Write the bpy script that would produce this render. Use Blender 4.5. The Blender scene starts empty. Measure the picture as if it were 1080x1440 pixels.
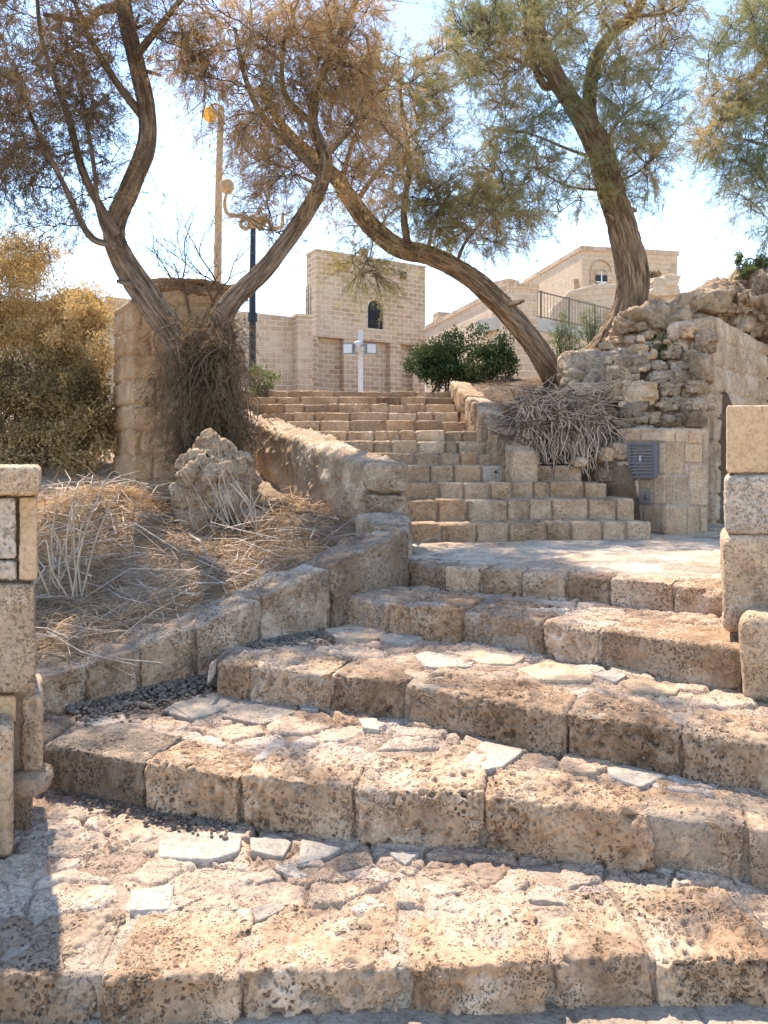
import bpy, math, random
import numpy as np
SC = bpy.context.scene
# ------------------------------------------------------------------ camera, sky, sun, exposure
F, CX, HY, EYE = 1083.0, 540.0, 640.0, 1.5
cam_d = bpy.data.cameras.new("camera")
cam_d.sensor_fit = 'HORIZONTAL'; cam_d.sensor_width = 36; cam_d.lens = 36 * F / 1080
cam_d.shift_y = -80 / 1080; cam_d.clip_start = 0.05; cam_d.clip_end = 2000
cam = bpy.data.objects.new("camera", cam_d); SC.collection.objects.link(cam)
cam.location = (0, 0, EYE); cam.rotation_euler = (math.radians(90), 0, 0)
SC.camera = cam
SUN_EL, SUN_AZ = math.radians(60), math.radians(-28)      # azimuth from +Y towards +X
W = bpy.data.worlds.new("World"); SC.world = W; W.use_nodes = True
wn = W.node_tree.nodes; bg = wn['Background']
sky = wn.new('ShaderNodeTexSky'); sky.sky_type = 'NISHITA'; sky.sun_disc = False
sky.sun_elevation = SUN_EL; sky.sun_rotation = SUN_AZ
sky.air_density = 1.0; sky.dust_density = .1; sky.ozone_density = 1.0
W.node_tree.links.new(sky.outputs[0], bg.inputs[0]); bg.inputs[1].default_value = 0.15
sd = bpy.data.lights.new("sun", 'SUN'); sd.energy = 3.4; sd.angle = math.radians(0.6); sd.color = (1, .885, .74)
so = bpy.data.objects.new("sun", sd); SC.collection.objects.link(so)
so.rotation_euler = (math.pi / 2 - SUN_EL, 0, math.pi - SUN_AZ); so.location = (-4, 10, 20)
SC.view_settings.view_transform = 'Standard'; SC.view_settings.look = 'None'
SC.view_settings.exposure = 1.62; SC.view_settings.gamma = 1.0
SC.cycles.max_bounces = 8; SC.cycles.diffuse_bounces = 5; SC.cycles.transparent_max_bounces = 8
rng = np.random.default_rng(7); random.seed(7)

# ------------------------------------------------------------------ helpers: places
A = np.array
def at(px, py, Y): return A([(px - CX) / F * Y, Y, EYE + (HY - py) / F * Y])
def on(px, py, z): return at(px, py, F * (EYE - z) / (py - HY))
WL = {}
def empty(name, loc, parent=None):
    o = bpy.data.objects.new(name, None); SC.collection.objects.link(o); o.empty_display_size = .2
    loc = A(loc, float); WL[o.name] = loc
    if parent: o.parent = parent; loc = loc - WL[parent.name]
    o.location = loc; return o
def tag(o, label=None, cat=None, group=None, kind=None):
    if label: o['label'] = label
    if cat: o['category'] = cat
    if group: o['group'] = group
    if kind: o['kind'] = kind
    return o
def thing(name, label, cat, loc, group=None): return tag(empty(name, loc), label, cat, group)
def mk(name, V, Q, mat, parent=None, smooth=True, attr=None, tube=None):
    V = np.asarray(V, np.float64); Q = np.asarray(Q, np.int32)
    org = A([(V[:, 0].min() + V[:, 0].max()) / 2, (V[:, 1].min() + V[:, 1].max()) / 2, V[:, 2].min()])
    me = bpy.data.meshes.new(name)
    me.vertices.add(len(V)); me.vertices.foreach_set('co', (V - org).astype(np.float32).ravel())
    k = Q.shape[1]
    me.loops.add(Q.size); me.loops.foreach_set('vertex_index', Q.ravel())
    me.polygons.add(len(Q)); me.polygons.foreach_set('loop_start', np.arange(0, Q.size, k, dtype=np.int32))
    me.update(calc_edges=True)
    me.polygons.foreach_set('use_smooth', np.full(len(Q), smooth))
    if attr is not None:
        a = me.attributes.new('tone', 'FLOAT', 'POINT'); a.data.foreach_set('value', np.asarray(attr, np.float32))
    if tube is not None:
        a = me.attributes.new('tube', 'FLOAT_VECTOR', 'POINT'); a.data.foreach_set('vector', np.asarray(tube, np.float32).ravel())
    me.materials.append(mat)
    o = bpy.data.objects.new(name, me); SC.collection.objects.link(o)
    WL[o.name] = org
    if parent: o.parent = parent; o.location = org - WL[parent.name]
    else: o.location = org
    return o
class MB:                                            # collects quads for one mesh
    def __init__(s): s.V = []; s.Q = []; s.n = 0
    def add(s, V, Q):
        s.V.append(np.asarray(V, float)); s.Q.append(np.asarray(Q) + s.n); s.n += len(V); return s
    def box(s, c, size, ax=(1, 0), taper=1.0):
        c = A(c, float); h = A(size) / 2; ex = A([ax[0], ax[1], 0.]); ex /= np.linalg.norm(ex); ey = A([-ex[1], ex[0], 0])
        V = []
        for dz in (-1, 1):
            t = taper if dz > 0 else 1
            for dx, dy in ((-1, -1), (1, -1), (1, 1), (-1, 1)):
                V.append(c + ex * dx * h[0] * t + ey * dy * h[1] * t + A([0, 0, dz * h[2]]))
        return s.add(V, [[0, 3, 2, 1], [4, 5, 6, 7], [0, 1, 5, 4], [1, 2, 6, 5], [2, 3, 7, 6], [3, 0, 4, 7]])
    def hexa(s, ft, bt, fb, bb):
        V = [fb[0], fb[1], bb[1], bb[0], ft[0], ft[1], bt[1], bt[0]]
        return s.add(V, [[0, 3, 2, 1], [4, 5, 6, 7], [0, 1, 5, 4], [1, 2, 6, 5], [2, 3, 7, 6], [3, 0, 4, 7]])
    def tube(s, P, R, n=6, sub=0): return s.add(*sweep(P, R, n, sub))
    def build(s, name, mat, parent=None, smooth=False): return mk(name, np.concatenate(s.V), np.concatenate(s.Q), mat, parent, smooth)

# ------------------------------------------------------------------ helpers: noise
def hsh(x, y, z, s=0):
    h = (x.astype(np.int64) * 374761393 + y.astype(np.int64) * 668265263 + z.astype(np.int64) * 2246822519 + s * 3266489917) & 0xffffffff
    h = ((h ^ (h >> 13)) * 1274126177) & 0xffffffff
    h = ((h ^ (h >> 16)) * 2654435761) & 0xffffffff
    return ((h ^ (h >> 15)) & 0xffffffff) / 4294967296.0
def vnoise(P, s=0):
    I = np.floor(P).astype(np.int64); f = P - I; f = f * f * f * (f * (f * 6 - 15) + 10)
    x, y, z = I.T; r = 0
    for dx in (0, 1):
        wx = f[:, 0] if dx else 1 - f[:, 0]
        for dy in (0, 1):
            wy = f[:, 1] if dy else 1 - f[:, 1]
            for dz in (0, 1):
                wz = f[:, 2] if dz else 1 - f[:, 2]
                r = r + wx * wy * wz * hsh(x + dx, y + dy, z + dz, s)
    return r * 2 - 1
def fbm(P, sc, o=4, s=0, g=.5):
    r = 0; a = 1; t = 0
    for k in range(o): r = r + a * vnoise(P * sc, s + k * 17); t += a; a *= g; sc *= 2.07
    return r / t
def worley(P, sc, s=0):
    P = P * sc; I = np.floor(P).astype(np.int64); f1 = np.full(len(P), 9.); f2 = f1.copy(); cid = np.zeros(len(P))
    for dx in (-1, 0, 1):
        for dy in (-1, 0, 1):
            for dz in (-1, 0, 1):
                x, y, z = I[:, 0] + dx, I[:, 1] + dy, I[:, 2] + dz
                C = np.stack([x + hsh(x, y, z, s), y + hsh(x, y, z, s + 1), z + hsh(x, y, z, s + 2)], 1)
                d = np.sqrt(((P - C) ** 2).sum(1)); c = hsh(x, y, z, s + 5)
                m = d < f1; f2 = np.where(m, f1, np.minimum(f2, d)); f1 = np.where(m, d, f1); cid = np.where(m, c, cid)
    return f1, f2, cid
def sstep(a, b, x): t = np.clip((x - a) / (b - a), 0, 1); return t * t * (3 - 2 * t)

# ------------------------------------------------------------------ helpers: shapes
def lattice(nx, ny, nz):
    I, J, K = np.meshgrid(np.arange(nx + 1), np.arange(ny + 1), np.arange(nz + 1), indexing='ij')
    m = (I == 0) | (I == nx) | (J == 0) | (J == ny) | (K == 0) | (K == nz)
    ix = -np.ones(m.shape, int); ix[m] = np.arange(m.sum())
    Q = []
    def q(s, fl):
        a, b, c, d = s[:-1, :-1].ravel(), s[1:, :-1].ravel(), s[1:, 1:].ravel(), s[:-1, 1:].ravel()
        Q.append(np.stack([a, d, c, b] if fl else [a, b, c, d], 1))
    q(ix[0], True); q(ix[-1], False); q(ix[:, 0], False); q(ix[:, -1], True); q(ix[:, :, 0], True); q(ix[:, :, -1], False)
    return np.stack([I[m] / nx, J[m] / ny, K[m] / nz], 1), np.concatenate(Q)
def normals(V, Q):
    n = np.cross(V[Q[:, 2]] - V[Q[:, 0]], V[Q[:, 3]] - V[Q[:, 1]]); N = np.zeros_like(V)
    for k in range(4):
        for c in range(3): N[:, c] += np.bincount(Q[:, k], n[:, c], len(V))
    return N / np.maximum(np.linalg.norm(N, axis=1, keepdims=True), 1e-12)
def pl(P, t):                                        # point on polyline at t
    P = np.asarray(P, float); d = np.r_[0, np.cumsum(np.linalg.norm(np.diff(P, axis=0), axis=1))]; d /= d[-1]
    return np.stack([np.interp(t, d, P[:, c]) for c in range(3)], 1)
def loft(ft, bt, fb, bb, cell, r):
    ft, bt, fb, bb = [np.asarray(x, float) for x in (ft, bt, fb, bb)]
    L = np.linalg.norm(np.diff(ft, axis=0), axis=1).sum()
    D = np.linalg.norm(bt.mean(0) - ft.mean(0)); H = np.linalg.norm(ft.mean(0) - fb.mean(0))
    c = cell if hasattr(cell, '__len__') else (cell,) * 3
    U, Q = lattice(*[max(2, int(math.ceil(s / k))) for s, k in zip((L, D, H), c)])
    S = A([L, D, H]); r = min(r, S.min() * .45); p = U * S
    q = np.clip(p, r, S - r); d = p - q; n = np.linalg.norm(d, axis=1, keepdims=True)
    p = np.where(n > 1e-9, q + d / np.maximum(n, 1e-9) * r, p); U = p / S
    u, v, w = U[:, 0], U[:, 1:2], U[:, 2:3]
    return (pl(ft, u) * (1 - v) + pl(bt, u) * v) * w + (pl(fb, u) * (1 - v) + pl(bb, u) * v) * (1 - w), Q
def weather(V, Q, big=.012, fine=.004, pit=.012, pitmask=0., sc=3.0, psc=26., seed=0, chip=.0, frac=.0):
    N = normals(V, Q)
    d = big * fbm(V, sc, 3, seed) + fine * fbm(V, sc * 9, 4, seed + 50, .6)
    if pit:
        m = sstep(-.25, .3, fbm(V, 4.2, 3, seed + 90) + pitmask)
        V2 = V + .012 * np.stack([fbm(V, 30, 2, seed + 7 + k) for k in range(3)], 1)
        f1, _, c = worley(V2, psc, seed + 3)
        d = d - pit * m * sstep(.55, .1, f1) * np.where(c > .4, .35 + c, 0)
        f1, _, c = worley(V2, psc * 2.3, seed + 8)
        d = d - pit * .5 * m * sstep(.6, .15, f1) * np.where(c > .35, c, 0)
    if frac: d = d - frac * sstep(.09, .0, np.abs(fbm(V * A([1, 1, 1.5]), 2.6, 4, seed + 77, .55)))
    if chip: d = d - chip * sstep(.15, .6, fbm(V, 6, 3, seed + 31))
    return V + N * d[:, None]
def rock(c, rad, cell, seed, rot=0., sq=.5, amp=.16):
    n = max(4, int(2 * max(rad) / cell)); U, Q = lattice(n, n, n); p = U * 2 - 1
    sph = p / np.linalg.norm(p, axis=1, keepdims=True); p = sph * (1 - sq) + p * sq * .8
    p = p * (1 + amp * fbm(sph + seed * 3.1, 1.6, 4, seed)[:, None]) * A(rad)
    ca, sa = math.cos(rot), math.sin(rot); p = np.stack([p[:, 0] * ca - p[:, 1] * sa, p[:, 0] * sa + p[:, 1] * ca, p[:, 2]], 1)
    return p + A(c), Q
def crom(P, n):
    P = np.asarray(P, float); P = np.vstack([2 * P[0] - P[1], P, 2 * P[-1] - P[-2]]); o = []
    for i in range(1, len(P) - 2):
        t = np.linspace(0, 1, n, endpoint=False)[:, None]; a, b, c, d = P[i - 1], P[i], P[i + 1], P[i + 2]
        o.append(.5 * (2 * b + (c - a) * t + (2 * a - 5 * b + 4 * c - d) * t ** 2 + (3 * b - a - 3 * c + d) * t ** 3))
    return np.vstack(o + [P[-2:-1]])
def sweep(P, R, n=6, sub=0, ridge=0., seed=0):
    P = np.asarray(P, float); R = np.asarray(R, float) if hasattr(R, '__len__') else np.linspace(R, R * .6, len(P))
    if sub: PR = crom(np.hstack([P, R[:, None]]), sub); P, R = PR[:, :3], np.maximum(PR[:, 3], .0015)
    T = np.gradient(P, axis=0); T /= np.maximum(np.linalg.norm(T, axis=1, keepdims=True), 1e-9)
    X = np.cross(T[0], A([.3, .9, .2])); X /= np.linalg.norm(X); V = []
    a = np.arange(n) / n * 2 * math.pi; ln = np.r_[0, np.cumsum(np.linalg.norm(np.diff(P, axis=0), axis=1))]
    for i in range(len(P)):
        X = X - T[i] * X.dot(T[i]); X /= np.linalg.norm(X); Y = np.cross(T[i], X)
        rr = np.full(n, R[i])
        if ridge:
            tw = a + ln[i] * .5
            q = np.stack([np.cos(tw) * 2.2, np.sin(tw) * 2.2, np.full(n, ln[i] * 1.1)], 1)
            q2 = np.stack([np.cos(tw) * 3.6, np.sin(tw) * 3.6, np.full(n, ln[i] * 1.5)], 1)
            rr = rr * (1 + .16 * fbm(q, .7, 2, seed) + ridge * (-np.abs(fbm(q2, 1, 3, seed + 4)) * 2.2 + .4))
        V.append(P[i] + np.outer(np.cos(a) * rr, X) + np.outer(np.sin(a) * rr, Y))
    global TUBE
    rr_ = np.repeat(R, n); TUBE = np.stack([np.tile(np.cos(a), len(P)) * rr_ * 11, np.tile(np.sin(a), len(P)) * rr_ * 11, np.repeat(ln, n) * 1.3], 1)
    m = len(P); k = np.arange(n); k1 = (k + 1) % n; Q = []
    for i in range(m - 1): Q.append(np.stack([i * n + k, i * n + k1, (i + 1) * n + k1, (i + 1) * n + k], 1))
    return np.vstack(V), np.vstack(Q)
def hfield(xs, ys, zf):
    X, Y = np.meshgrid(xs, ys); V = np.stack([X.ravel(), Y.ravel(), zf(X.ravel(), Y.ravel())], 1)
    nx = len(xs); i = (np.arange(len(ys) - 1)[:, None] * nx + np.arange(nx - 1)[None]).ravel()
    return V, np.stack([i, i + 1, i + nx + 1, i + nx], 1)

# ------------------------------------------------------------------ materials
class NT:
    def __init__(s, name):
        s.m = bpy.data.materials.new(name); s.m.use_nodes = True; s.t = s.m.node_tree; s.n = s.t.nodes
        s.b = s.n['Principled BSDF']; s.b.inputs['Roughness'].default_value = .9; s.b.inputs['Specular IOR Level'].default_value = .25
        s.out = s.n['Material Output']
    def new(s, typ, **kw):
        o = s.n.new('ShaderNode' + typ)
        for k, v in kw.items():
            if hasattr(o, k) and k not in o.inputs: setattr(o, k, v)
            else: s.put(o.inputs[k], v)
        return o
    def put(s, i, v):
        if isinstance(v, bpy.types.NodeSocket): s.t.links.new(v, i)
        elif isinstance(v, tuple) and len(v) == 3 and i.type == 'RGBA': i.default_value = (*v, 1)
        else: i.default_value = v
    def math(s, op, a, b=0.): o = s.new('Math', operation=op); s.put(o.inputs[0], a); s.put(o.inputs[1], b); return o.outputs[0]
    def mix(s, f, a, b, bt='MIX'):
        o = s.new('MixRGB', blend_type=bt); s.put(o.inputs[0], f); s.put(o.inputs[1], a); s.put(o.inputs[2], b); return o.outputs[0]
    def noise(s, v, sc, det=5, ro=.6): o = s.new('TexNoise', Scale=sc, Detail=det, Roughness=ro, Vector=v); return o.outputs['Fac']
    def vor(s, v, sc, feat='F1'): o = s.new('TexVoronoi', feature=feat, Scale=sc, Vector=v); return o
    def ramp(s, f, st, interp='LINEAR'):
        o = s.new('ValToRGB'); e = o.color_ramp.elements; o.color_ramp.interpolation = interp
        while len(e) < len(st): e.new(.5)
        for x, (p, c) in zip(e, st): x.position = p; x.color = (*c, 1) if isinstance(c, tuple) else (c, c, c, 1)
        s.put(o.inputs[0], f); return o.outputs[0]
    def vec(s, off=True, scale=None):
        v = s.new('TexCoord').outputs['Object']
        if off:
            r = s.new('ObjectInfo').outputs['Random']; c = s.new('CombineXYZ', X=s.math('MULTIPLY', r, 37.), Y=s.math('MULTIPLY', r, 91.), Z=s.math('MULTIPLY', r, 53.))
            o = s.new('VectorMath', operation='ADD'); s.put(o.inputs[0], v); s.put(o.inputs[1], c.outputs[0]); v = o.outputs[0]
        if scale: o = s.new('Mapping'); s.put(o.inputs['Vector'], v); o.inputs['Scale'].default_value = scale; v = o.outputs[0]
        return v
    def bump(s, h, st, dist, n=None):
        o = s.new('Bump', Strength=st, Distance=dist, Height=h)
        if n is not None: s.put(o.inputs['Normal'], n)
        return o.outputs[0]
    def done(s, col, nrm=None, rough=None):
        s.put(s.b.inputs['Base Color'], col)
        if nrm is not None: s.put(s.b.inputs['Normal'], nrm)
        if rough is not None: s.put(s.b.inputs['Roughness'], rough)
        return s.m
def stone(name, dk, md, lt, sc=2.2, grime=.35, pit=.6, pale=.3, rnd=.3, psc=55., hole=.5, tone=False):
    n = NT(name); v = n.vec()
    a = n.noise(v, sc, 7, .62); c = n.ramp(a, [(.3, dk), (.48, md), (.68, lt)])
    b = n.noise(v, sc * 2.3, 8, .7); c = n.mix(n.ramp(b, [(.52, 0.), (.66, pale)]), c, tuple(min(1, x * 1.25 + .06) for x in lt))
    g = n.noise(v, sc * 1.3 + 1.1, 8, .72); c = n.mix(n.ramp(g, [(.54, 0.), (.74, grime)]), c, (.075, .062, .05))
    f = n.noise(v, 48, 6, .75); c = n.mix(.75, c, n.ramp(f, [(.32, .45), (.5, 1.), (.7, 1.25)]), 'MULTIPLY')
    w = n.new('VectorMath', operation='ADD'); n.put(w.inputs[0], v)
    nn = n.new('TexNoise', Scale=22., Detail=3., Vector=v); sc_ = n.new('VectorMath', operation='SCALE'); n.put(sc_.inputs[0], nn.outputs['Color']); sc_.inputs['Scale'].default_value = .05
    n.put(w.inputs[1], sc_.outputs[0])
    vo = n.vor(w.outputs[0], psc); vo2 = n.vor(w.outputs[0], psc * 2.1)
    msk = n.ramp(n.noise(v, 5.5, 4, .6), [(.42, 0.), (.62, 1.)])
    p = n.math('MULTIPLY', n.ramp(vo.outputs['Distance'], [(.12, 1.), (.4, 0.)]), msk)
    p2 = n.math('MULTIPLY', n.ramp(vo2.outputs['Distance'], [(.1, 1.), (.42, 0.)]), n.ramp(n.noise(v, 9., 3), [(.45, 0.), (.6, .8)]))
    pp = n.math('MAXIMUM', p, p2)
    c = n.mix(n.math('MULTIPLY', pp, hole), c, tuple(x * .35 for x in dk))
    r = n.new('ObjectInfo').outputs['Random']
    if tone:
        at_ = n.new('Attribute', attribute_name='tone'); r = at_.outputs['Fac']
    c = n.mix(1., c, n.ramp(r, [(0., (1 - rnd, 1 - rnd * 1.05, 1 - rnd * 1.1)), (.35, (1., .95, .88)), (.7, (1 + rnd * .3, 1 + rnd * .32, 1 + rnd * .35)), (1., (1., .90, .78))]), 'MULTIPLY')
    h = n.math('SUBTRACT', n.math('ADD', n.math('MULTIPLY', f, .5), n.math('MULTIPLY', n.noise(v, 130, 3), .25)), n.math('MULTIPLY', pp, pit * 2))
    return n.done(c, n.bump(h, .85, .012))
def masonry(name, c1, c2, mo, bw, bh, ms=.012, weath=.5, band=None):
    n = NT(name); v = n.vec(False); x = n.new('SeparateXYZ', Vector=v)
    wob = n.math('MULTIPLY', n.math('SUBTRACT', n.noise(v, .9, 3), .5), bh * .35)
    u = n.new('CombineXYZ', X=n.math('ADD', x.outputs[0], x.outputs[1]), Y=n.math('ADD', x.outputs[2], wob))
    br = n.new('TexBrick', Vector=u.outputs[0], Color1=c1, Color2=c2, Mortar=mo, Scale=1.); br.offset = .47
    for k, q in (('Mortar Size', ms), ('Mortar Smooth', .35), ('Bias', -.1), ('Brick Width', bw), ('Row Height', bh)): br.inputs[k].default_value = q
    c = br.outputs['Color']
    c = n.mix(n.ramp(n.noise(v, .55, 6, .65), [(.45, 0.), (.62, weath)]), c, mo)                      # worn plaster patches
    c = n.mix(n.ramp(n.noise(v, 1.1, 7, .75), [(.55, 0.), (.72, weath * .8)]), c, tuple(q * .38 for q in c1))
    c = n.mix(.55, c, n.ramp(n.noise(v, 9, 6, .7), [(.3, .6), (.5, 1.), (.7, 1.2)]), 'MULTIPLY')
    h = n.math('SUBTRACT', n.math('MULTIPLY', n.noise(v, 14, 5, .7), .6), br.outputs['Fac'])
    return n.done(c, n.bump(h, .8, bh * .16))
def plain(name, c, rough=.6, metal=0., var=.25, sc=20.):
    n = NT(name); v = n.vec(); n.b.inputs['Metallic'].default_value = metal
    return n.done(n.mix(1., c, n.ramp(n.noise(v, sc, 5, .7), [(.3, 1 - var), (.7, 1 + var)]), 'MULTIPLY'), n.bump(n.noise(v, sc * 5, 3), .2, .004), rough)
def leafmat(name, cols, sc=1.2, trans=.45, stops=(.36, .5, .62)):
    n = NT(name); v = n.vec(False)
    f = n.math('ADD', n.math('MULTIPLY', n.noise(v, sc, 4, .6), .75), n.math('MULTIPLY', n.noise(v, sc * 9, 2), .25))
    c = n.ramp(f, list(zip(stops, cols)))
    d = n.new('BsdfDiffuse', Color=c); t = n.new('BsdfTranslucent', Color=n.mix(1., c, (1.25, 1.1, .8), 'MULTIPLY'))
    m = n.new('MixShader'); m.inputs[0].default_value = trans
    n.t.links.new(d.outputs[0], m.inputs[1]); n.t.links.new(t.outputs[0], m.inputs[2]); n.t.links.new(m.outputs[0], n.out.inputs[0])
    return n.m
def barkmat(name, dk, lt, sc=1.):
    n = NT(name); v = n.new('Attribute', attribute_name='tube').outputs['Vector']; a = n.noise(v, 3.2, 7, .72)
    c = n.ramp(a, [(.40, dk), (.5, tuple((p + q) / 2.3 for p, q in zip(dk, lt))), (.6, lt)]); c = n.mix(n.ramp(n.noise(n.vec(False), 1.3, 3), [(.4, 0.), (.7, .5)]), c, tuple(q * .6 for q in lt))
    return n.done(c, n.bump(a, 1., .05))
M = {}
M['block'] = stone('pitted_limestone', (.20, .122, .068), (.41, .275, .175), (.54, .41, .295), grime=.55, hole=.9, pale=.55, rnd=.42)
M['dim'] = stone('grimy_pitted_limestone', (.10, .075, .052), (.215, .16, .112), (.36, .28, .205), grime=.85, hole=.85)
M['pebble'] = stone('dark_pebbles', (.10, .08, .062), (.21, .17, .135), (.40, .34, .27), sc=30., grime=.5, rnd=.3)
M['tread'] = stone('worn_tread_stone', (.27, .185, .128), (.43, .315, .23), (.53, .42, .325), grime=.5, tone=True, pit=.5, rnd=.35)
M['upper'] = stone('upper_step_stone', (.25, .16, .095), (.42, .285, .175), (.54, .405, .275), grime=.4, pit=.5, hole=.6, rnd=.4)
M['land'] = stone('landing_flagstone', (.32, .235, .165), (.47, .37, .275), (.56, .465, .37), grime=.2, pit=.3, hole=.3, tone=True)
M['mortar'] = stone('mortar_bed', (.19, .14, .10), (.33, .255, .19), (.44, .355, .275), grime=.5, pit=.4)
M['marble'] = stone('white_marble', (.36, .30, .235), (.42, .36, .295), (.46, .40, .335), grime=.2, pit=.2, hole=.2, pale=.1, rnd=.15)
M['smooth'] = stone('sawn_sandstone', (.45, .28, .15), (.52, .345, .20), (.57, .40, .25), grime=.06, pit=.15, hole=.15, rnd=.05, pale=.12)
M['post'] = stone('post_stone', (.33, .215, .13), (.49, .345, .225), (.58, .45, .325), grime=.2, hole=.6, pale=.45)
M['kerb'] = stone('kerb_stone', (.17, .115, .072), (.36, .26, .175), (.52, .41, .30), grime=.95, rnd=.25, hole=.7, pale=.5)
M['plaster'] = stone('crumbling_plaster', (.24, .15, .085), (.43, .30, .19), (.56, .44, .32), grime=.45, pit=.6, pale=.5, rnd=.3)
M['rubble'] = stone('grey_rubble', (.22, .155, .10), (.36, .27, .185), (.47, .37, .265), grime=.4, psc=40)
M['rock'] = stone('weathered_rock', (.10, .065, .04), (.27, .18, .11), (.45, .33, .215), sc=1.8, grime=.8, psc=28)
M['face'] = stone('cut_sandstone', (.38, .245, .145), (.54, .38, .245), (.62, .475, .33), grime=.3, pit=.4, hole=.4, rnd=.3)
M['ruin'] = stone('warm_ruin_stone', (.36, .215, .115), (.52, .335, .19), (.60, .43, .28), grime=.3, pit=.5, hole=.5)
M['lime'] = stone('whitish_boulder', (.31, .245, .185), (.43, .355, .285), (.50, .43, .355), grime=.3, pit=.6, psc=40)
M['tower'] = masonry('tower_masonry', (.34, .215, .13), (.50, .355, .235), (.60, .475, .355), .55, .24, .035, .5)
M['wallfar'] = masonry('boundary_masonry', (.37, .245, .155), (.51, .365, .245), (.58, .455, .34), .55, .25, .03, .65)
M['house'] = masonry('house_masonry', (.50, .36, .235), (.55, .41, .28), (.57, .44, .315), .55, .24, .01, .8)
M['pillar'] = masonry('ruin_masonry', (.36, .23, .13), (.46, .31, .185), (.30, .215, .145), .42, .25, .012, .3)
M['concrete'] = plain('grey_concrete', (.36, .335, .30), .85, 0, .12, 3)
M['dark'] = plain('dark_opening', (.018, .02, .022), .35)
M['iron'] = plain('black_iron', (.03, .03, .032), .45, .5)
M['rustpole'] = plain('tan_metal', (.36, .23, .13), .6)
M['rail'] = plain('weathered_rail', (.16, .12, .095), .6, .3)
M['white'] = plain('white_paint', (.58, .58, .60), .45, 0, .06)
M['grey'] = plain('grey_enamel', (.21, .21, .225), .4, .3, .08)
M['slat'] = plain('pale_grey_enamel', (.40, .40, .42), .4, .2, .08)
M['plate'] = plain('cast_plate', (.30, .24, .21), .5, .4, .15)
M['ink'] = plain('plate_ink', (.07, .05, .05), .6)
M['glass'] = plain('lamp_glass', (.55, .57, .6), .12, 0, .05)
M['amber'] = plain('amber_glass', (.85, .42, .05), .25, 0, .1)
M['bark'] = barkmat('tamarisk_bark', (.08, .057, .04), (.40, .295, .21))
M['barkred'] = barkmat('reddish_bark', (.075, .048, .03), (.44, .30, .19))  # redder bark tone of the middle and tall right tamarisks
M['twig'] = plain('twig_bark', (.12, .082, .055), .9)
M['stalk'] = plain('dry_stalk', (.44, .34, .235), .9, 0, .3, 9)
M['root'] = plain('grey_roots', (.43, .335, .25), .9, 0, .5, 6)
M['straw'] = leafmat('dry_straw', [(.28, .19, .11), (.46, .32, .19), (.60, .43, .25)], 2.5, .25)
M['leaf_dark'] = leafmat('tamarisk_dark', [(.10, .092, .06), (.175, .135, .088), (.26, .175, .105)], 1.0)
M['leaf_brown'] = leafmat('tamarisk_brown', [(.235, .19, .115), (.39, .285, .17), (.52, .37, .215)], .9)
M['leaf_mix'] = leafmat('tamarisk_mixed', [(.20, .215, .115), (.33, .295, .155), (.50, .355, .19)], 1.0)
M['leaf_green'] = leafmat('tamarisk_green', [(.17, .215, .125), (.28, .295, .165), (.52, .385, .205)], .9)
M['hedge'] = leafmat('hedge_leaves', [(.24, .185, .09), (.48, .36, .18), (.70, .54, .31)], .8, .4)
M['hedge_dark'] = leafmat('olive_hedge_leaves', [(.14, .112, .056), (.32, .24, .12), (.54, .42, .225)], 1.1, .4)
M['bush'] = leafmat('bush_leaves', [(.035, .06, .032), (.06, .09, .042), (.11, .125, .055)], 2., .3)
M['vine'] = leafmat('hanging_twigs', [(.10, .08, .055), (.19, .14, .09), (.32, .235, .15)], 2., .3)
M['sprig'] = leafmat('young_shoots', [(.09, .12, .055), (.14, .17, .075), (.24, .25, .12)], 3., .4)
n = NT('earth'); v = n.vec(False)
c = n.ramp(n.noise(v, 1.4, 8, .7), [(.33, (.24, .16, .098)), (.5, (.38, .27, .175)), (.66, (.50, .38, .26))])
c = n.mix(.8, c, n.ramp(n.noise(v, 38, 6, .8), [(.3, .45), (.5, 1.), (.7, 1.3)]), 'MULTIPLY')
M['earth'] = n.done(c, n.bump(n.noise(v, 45, 6, .75), 1., .03))
n = NT('bank_soil'); v = n.vec(False)
c = n.ramp(n.noise(v, 1.6, 8, .7), [(.33, (.095, .06, .036)), (.52, (.19, .125, .078)), (.68, (.31, .215, .14))])
c = n.mix(.8, c, n.ramp(n.noise(v, 38, 6, .8), [(.3, .45), (.5, 1.), (.7, 1.3)]), 'MULTIPLY')
M['bank'] = n.done(c, n.bump(n.noise(v, 45, 6, .75), 1., .03))
n = NT('plaza_ground'); v = n.vec(False)
M['ground'] = n.done(n.ramp(n.noise(v, .35, 8, .7), [(.3, (.36, .28, .2)), (.7, (.5, .41, .31))]), n.bump(n.noise(v, 20, 5), .6, .02))

# ------------------------------------------------------------------ ground, soil, pavement
KN = [(-.35, .44), (0, .51), (.29, .623), (.664, .83), (.952, .994), (1.0, 1.02)]
def kerb_pt(t, z=None):
    bow = -.06 * math.sin(max(0, min(1, t)) * math.pi)
    return A([-1.46 + 1.63 * t - bow * .5, 3.52 + 1.53 * t + bow, np.interp(t, *zip(*KN)) if z is None else z])
def kerb_t(px): k = (px - CX) / F; return (3.52 * k + 1.46) / (1.63 - 1.53 * k)
def wall_x(Y): return .18 - (Y - 5.9) * .495
def terrain(X, Y):
    z = np.interp(Y, [-5, 1.9, 2.1, 4.3, 5.2, 9.4, 10.3, 11, 40, 300], [-.02, -.02, -.3, -.1, .1, .2, 2.1, 2.2, 2.3, 2.3])
    return z - .0
xs = np.unique(np.r_[np.linspace(-400, -12, 12), np.linspace(-12, 12, 49), np.linspace(12, 400, 12)])
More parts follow.
